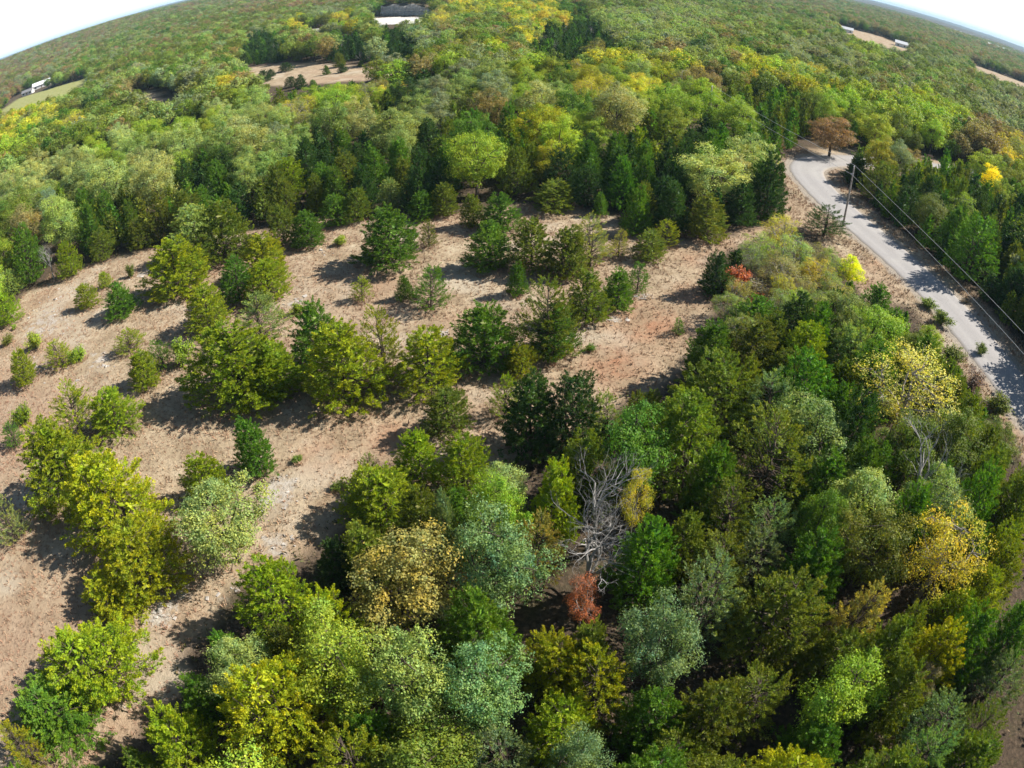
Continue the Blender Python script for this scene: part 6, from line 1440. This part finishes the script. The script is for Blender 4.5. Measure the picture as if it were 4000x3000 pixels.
# ------------------------------------------------------------------ dry grass, undergrowth, rubble
def scatter(n, lo, hi, seed):
    r = np.random.default_rng(seed); return r.uniform(lo, hi, (n, 2)), r
def straw_material():
    N = Nodes('dry_grass_blades')
    isl = N.n('NewGeometry').outputs['Random Per Island']
    c = N.ramp(isl, [(0, (.20, .12, .075)), (.3, (.34, .22, .14)), (.6, (.44, .30, .20)), (.85, (.52, .40, .25)), (1, (.36, .17, .12))])
    co = N.n('TexCoord').outputs['Object']
    c = N.mix(N.rng(N.noise(co, .05, 3), .42, .6, 0, .6), c, (.36, .20, .145))
    N.principled(c, .9, .1); return N.m
M_STRAW = straw_material()
Q, r = scatter(130000, (-75, 2), (60, 125), 41)
sd = signed(Q, CLEARING); rdq = seg_dist(Q, ROAD_LINE)
stn = np.zeros(len(Q))
for x, y, rr, s in STONY: stn = np.maximum(stn, s * np.exp(-(np.hypot(Q[:, 0] - x, Q[:, 1] - y) / rr) ** 2))
keep = (((sd > .2) | ((rdq > 4.1) & (rdq < 7.5))) & (rdq > 3.9)) & (r.random(len(Q)) > stn * .8) & (wobble(Q, 1.5, 44) + r.normal(0, .5, len(Q)) > -.5)
rk = rdq[keep]; Q = Q[keep]; tall = np.zeros(len(Q), bool)
open_trees = [t_ for t_ in TREES if t_[2] < 100 and signed(np.array([[t_[1], t_[2]]]), CLEARING)[0] > -1]
sk = []
for _, x, y, h, w, *_r in open_trees:
    k_ = int(16 * w + 8); a_ = r.random(k_) * 6.283; rr = w * r.uniform(.15, .62, k_); sk.append(np.column_stack([x + np.cos(a_) * rr, y + np.sin(a_) * rr]))
sk = np.concatenate(sk); Q = np.concatenate([Q, sk]); tall = np.concatenate([tall, np.ones(len(sk), bool)]); rk = np.concatenate([rk, np.full(len(sk), 99.)])
nq = len(Q); nb = 4
hz = height(Q)
hh = r.uniform(.12, .36, nq) * (1 + .9 * (r.random(nq) < .06)) * np.where(rk < 7.5, 1.5, 1) * np.where(tall, 1.6, 1)
base = np.repeat(np.column_stack([Q, hz - .02]), nb, 0) + np.column_stack([r.normal(0, .07, (nq * nb, 2)), np.zeros(nq * nb)])
dirn = unit(np.column_stack([r.normal(0, .55, (nq * nb, 2)), np.ones(nq * nb)]))
sd2 = unit(np.column_stack([r.normal(0, 1, (nq * nb, 2)), np.zeros(nq * nb)])); L_ = np.repeat(hh, nb) * r.uniform(.6, 1.2, nq * nb)
w_ = r.uniform(.02, .05, nq * nb)[:, None]
v = np.stack([base - sd2 * w_, base + sd2 * w_, base + dirn * L_[:, None]], 1).reshape(-1, 3)
tag(link('dry_grass', mesh_np('dry_grass', v, np.arange(len(v)).reshape(-1, 3), M_STRAW)), 'dry tan grass covering the open clearing and verge', kind='stuff')

def weedy_material():
    N = Nodes('undergrowth_leaves')
    isl = N.n('NewGeometry').outputs['Random Per Island']
    c = N.ramp(isl, [(0, (.05, .055, .015)), (.35, (.09, .085, .03)), (.6, (.15, .10, .055)), (.85, (.20, .14, .09)), (1, (.11, .14, .04))])
    N.principled(c, .8, .15); return N.m
Q, r = scatter(26000, (-70, 0), (75, 100), 51)
sd = signed(Q, CLEARING); rdq = seg_dist(Q, ROAD_LINE)
keep = (sd < .6) & (rdq > 5.5) & (wobble(Q, 3.5, 52) > -.25); Q = Q[keep]; nq = len(Q)
pos = np.column_stack([Q, height(Q) + r.uniform(.05, .75, nq) * r.random(nq)])
pos = np.repeat(pos, 3, 0) + r.normal(0, .16, (nq * 3, 3)) * [1, 1, .5]; n3 = nq * 3
ll = r.uniform(.15, .38, n3)
v, q = cards(pos, r.normal(0, 1, (n3, 3)), r.normal(0, .5, (n3, 3)) + [0, 0, .8], ll, ll * .45)
tag(link('undergrowth', mesh_np('undergrowth', v, q, weedy_material())), 'low brush and dead leaves under the trees', kind='stuff')

G = Geo(); r = np.random.default_rng(61)
for x, y, rr, s in STONY:
    for _ in range(int(9 * rr * s)):
        px, py = x + r.normal(0, rr * .55), y + r.normal(0, rr * .55)
        if not inside(np.array([[px, py]]), CLEARING)[0]: continue
        k = r.integers(5, 8); a = np.sort(r.random(k)) * 6.283; sz = r.uniform(.06, .26) * (1 + (r.random() < .1)); t = r.uniform(.03, .09)
        z = float(height(np.array([[px, py]]))[0]); tilt = r.normal(0, .12, 2)
        ring_ = np.column_stack([np.cos(a) * sz * r.uniform(.7, 1.2, k), np.sin(a) * sz * r.uniform(.5, 1., k)])
        lo = np.column_stack([ring_ * 1.08 + [px, py], np.full(k, z - .05)]); hi = np.column_stack([ring_ * .9 + [px, py], z + t + ring_ @ tilt])
        q = [(i_, (i_ + 1) % k, k + (i_ + 1) % k, k + i_) for i_ in range(k)]; tr = [(k, k + i_, k + i_ + 1) for i_ in range(1, k - 1)]
        G.add(np.concatenate([lo, hi]), q, tr)
tag(link('limestone_rubble', G.mesh('limestone_rubble', plain('limestone', (.40, .37, .34), .9, .15, .3, 2))), 'flat pale stones strewn on the bare patches', kind='stuff')

# ------------------------------------------------------------------ utility poles and wires
M_POLE = plain('pole_wood', (.33, .29, .26), .85, .15, .25, 4)
M_STEEL = plain('galvanised_steel', (.45, .46, .47), .5, .5, .1, 8)
M_PORC = plain('porcelain', (.72, .73, .75), .3, .5, .05, 8)
M_WIRE = plain('aluminium_wire', (.46, .46, .47), .5, .4, .05, 2)
def pole_meshes():
    s = Geo(); zz = np.linspace(-.3, 9.15, 12); s.tube(np.column_stack([np.zeros((12, 2)), zz]), np.linspace(.17, .11, 12), 12)
    ins = Geo(); 
    pr = [(0, .035), (.05, .09), (.08, .09), (.10, .05), (.14, .085), (.17, .085), (.20, .04), (.26, .03)]
    ins.tube([(0, 0, 9.15 + a) for a, b in pr], [b for a, b in pr], 10)
    br_ = Geo(); br_.box((-.03, -.30, 8.02), (.03, -.10, 8.08)); br_.box((-.025, -.16, 7.85), (.025, -.115, 8.25))
    nin = Geo(); nin.tube([(0, -.30, 8.0 + a) for a, b in [(0, .05), (.04, .065), (.08, .045), (.12, .065), (.16, .05)]], [b for a, b in [(0, .05), (.04, .065), (.08, .045), (.12, .065), (.16, .05)]], 10)
    bd = Geo(); bd.tube([(0, 0, 7.9), (0, 0, 7.96)], [.142, .142], 12); bd2 = Geo(); bd2.tube([(0, 0, 8.14), (0, 0, 8.20)], [.140, .140], 12)
    gw = Geo(); gw.tube([(.155, .03, 0), (.135, .03, 4), (.115, .03, 8.9)], [.012, .012, .012], 4)
    return [('shaft', s.mesh('shaft', M_POLE, True)), ('insulator', ins.mesh('insulator', M_PORC, True)), ('bracket', br_.mesh('bracket', M_STEEL)),
            ('insulator', nin.mesh('insulator', M_PORC, True)), ('band', bd.mesh('band', M_STEEL)), ('band', bd2.mesh('band', M_STEEL)), ('ground_wire', gw.mesh('ground_wire', M_WIRE))]
pm = pole_meshes()
PLAB = ['weathered wooden utility pole with porcelain tip standing on the verge beside the road', 'wooden utility pole among the trees beyond the road bend', 'next utility pole down the line beside the near stretch of road']
for (x, y), lab in zip(POLES, PLAB):
    rt = bpy.data.objects.new('utility_pole', None); COL.objects.link(rt); rt.location = (x, y, float(height(np.array([[x, y]]))[0])); rt.rotation_euler = (0, 0, math.radians(-90))
    tag(rt, lab, 'utility pole', 'utility poles along the road')
    for nme, m_ in pm: link(nme, m_, rt)
def wire(zt, offx, label, sag):
    g_ = Geo(); order_ = [POLES[1], POLES[0], POLES[2]]
    for a, b in zip(order_[:-1], order_[1:]):
        t = np.linspace(0, 1, 26); x = a[0] + (b[0] - a[0]) * t + offx; y = a[1] + (b[1] - a[1]) * t
        g_.tube(np.column_stack([x, y, zt - sag * 4 * t * (1 - t)]), np.full(26, .024), 4)
    tag(link('power_line', g_.mesh('power_line', M_WIRE, True)), label, 'power line', 'wires of the roadside line')
wire(9.43, 0, 'upper bare wire strung from the tip of the utility pole along the road', .75)
wire(8.08, -.30, 'lower neutral wire on the side bracket of the utility pole along the road', .8)

# ------------------------------------------------------------------ far buildings
M_WHITE = plain('white_siding', (.74, .74, .73), .6, .3, .06, 1)
M_PANE = plain('window_glass', (.04, .05, .06), .15, .6, .1, 1)
M_DOOR = plain('painted_door', (.30, .24, .20), .6, .3, .1, 1)
def house(x, y, rz, lx, ly, hw, rise, roofm, label, nm='house', cat='house', wins=3):
    z = float(height(np.array([[x, y]]))[0]) - .15
    rt = bpy.data.objects.new(nm, None); COL.objects.link(rt); rt.location = (x, y, z); rt.rotation_euler = (0, 0, rz)
    tag(rt, label, cat)
    w_ = Geo(); a, b = lx / 2, ly / 2
    w_.add([(-a,-b,0),(a,-b,0),(a,b,0),(-a,b,0),(-a,-b,hw),(a,-b,hw),(a,b,hw),(-a,b,hw),(-a,0,hw+rise),(a,0,hw+rise)],
           [(0,1,5,4),(2,3,7,6)], None)
    w_.add([(-a,-b,0),(-a,b,0),(-a,b,hw),(-a,0,hw+rise),(-a,-b,hw)], None, [(0,1,2),(0,2,4),(2,3,4)])
    w_.add([(a,-b,0),(a,b,0),(a,b,hw),(a,0,hw+rise),(a,-b,hw)], None, [(0,2,1),(0,4,2),(2,4,3)])
    link('wall', w_.mesh('wall', M_WHITE), rt)
    o = .5; rf = Geo(); dz = o * rise / b
    for s in (-1, 1):
        rf.add([(-a-o, s*(b+o), hw-dz), (a+o, s*(b+o), hw-dz), (a+o, 0, hw+rise), (-a-o, 0, hw+rise),
                (-a-o, s*(b+o), hw-dz+.2), (a+o, s*(b+o), hw-dz+.2), (a+o, 0, hw+rise+.2), (-a-o, 0, hw+rise+.2)],
               [(0,1,2,3),(4,5,6,7),(0,1,5,4),(1,2,6,5),(3,0,4,7)])
    link('roof', rf.mesh('roof', roofm), rt)
    for k in range(wins):
        cx = -a + lx * (k + .5) / wins
        for s in (-1, 1):
            if k == wins // 2 and s < 0:
                g_ = Geo(); g_.box((cx - .5, s*b - .06, 0), (cx + .5, s*b + .06, 2.1)); link('door', g_.mesh('door', M_DOOR), rt)
            else:
                g_ = Geo(); g_.box((cx - .7, s*b - .05, .9), (cx + .7, s*b + .05, 2.1)); link('window', g_.mesh('window', M_PANE), rt)
    return rt
for args in HOUSES(): house(*args)

# ------------------------------------------------------------------ air
def haze_box():
    g_ = Geo(); g_.box((-9000, -3000, -30), (9000, 14000, 110))
    N = Nodes('haze_air')
    vol = N.n('VolumePrincipled', Density=HAZE)
    vol.inputs['Color'].default_value = (.50, .78, 1.0, 1)
    vol.inputs['Anisotropy'].default_value = .0
    N.l(vol.outputs[0], N.out.inputs['Volume'])
    tag(link('haze', g_.mesh('haze', N.m)), kind='stuff')
if HAZE > 0: haze_box()
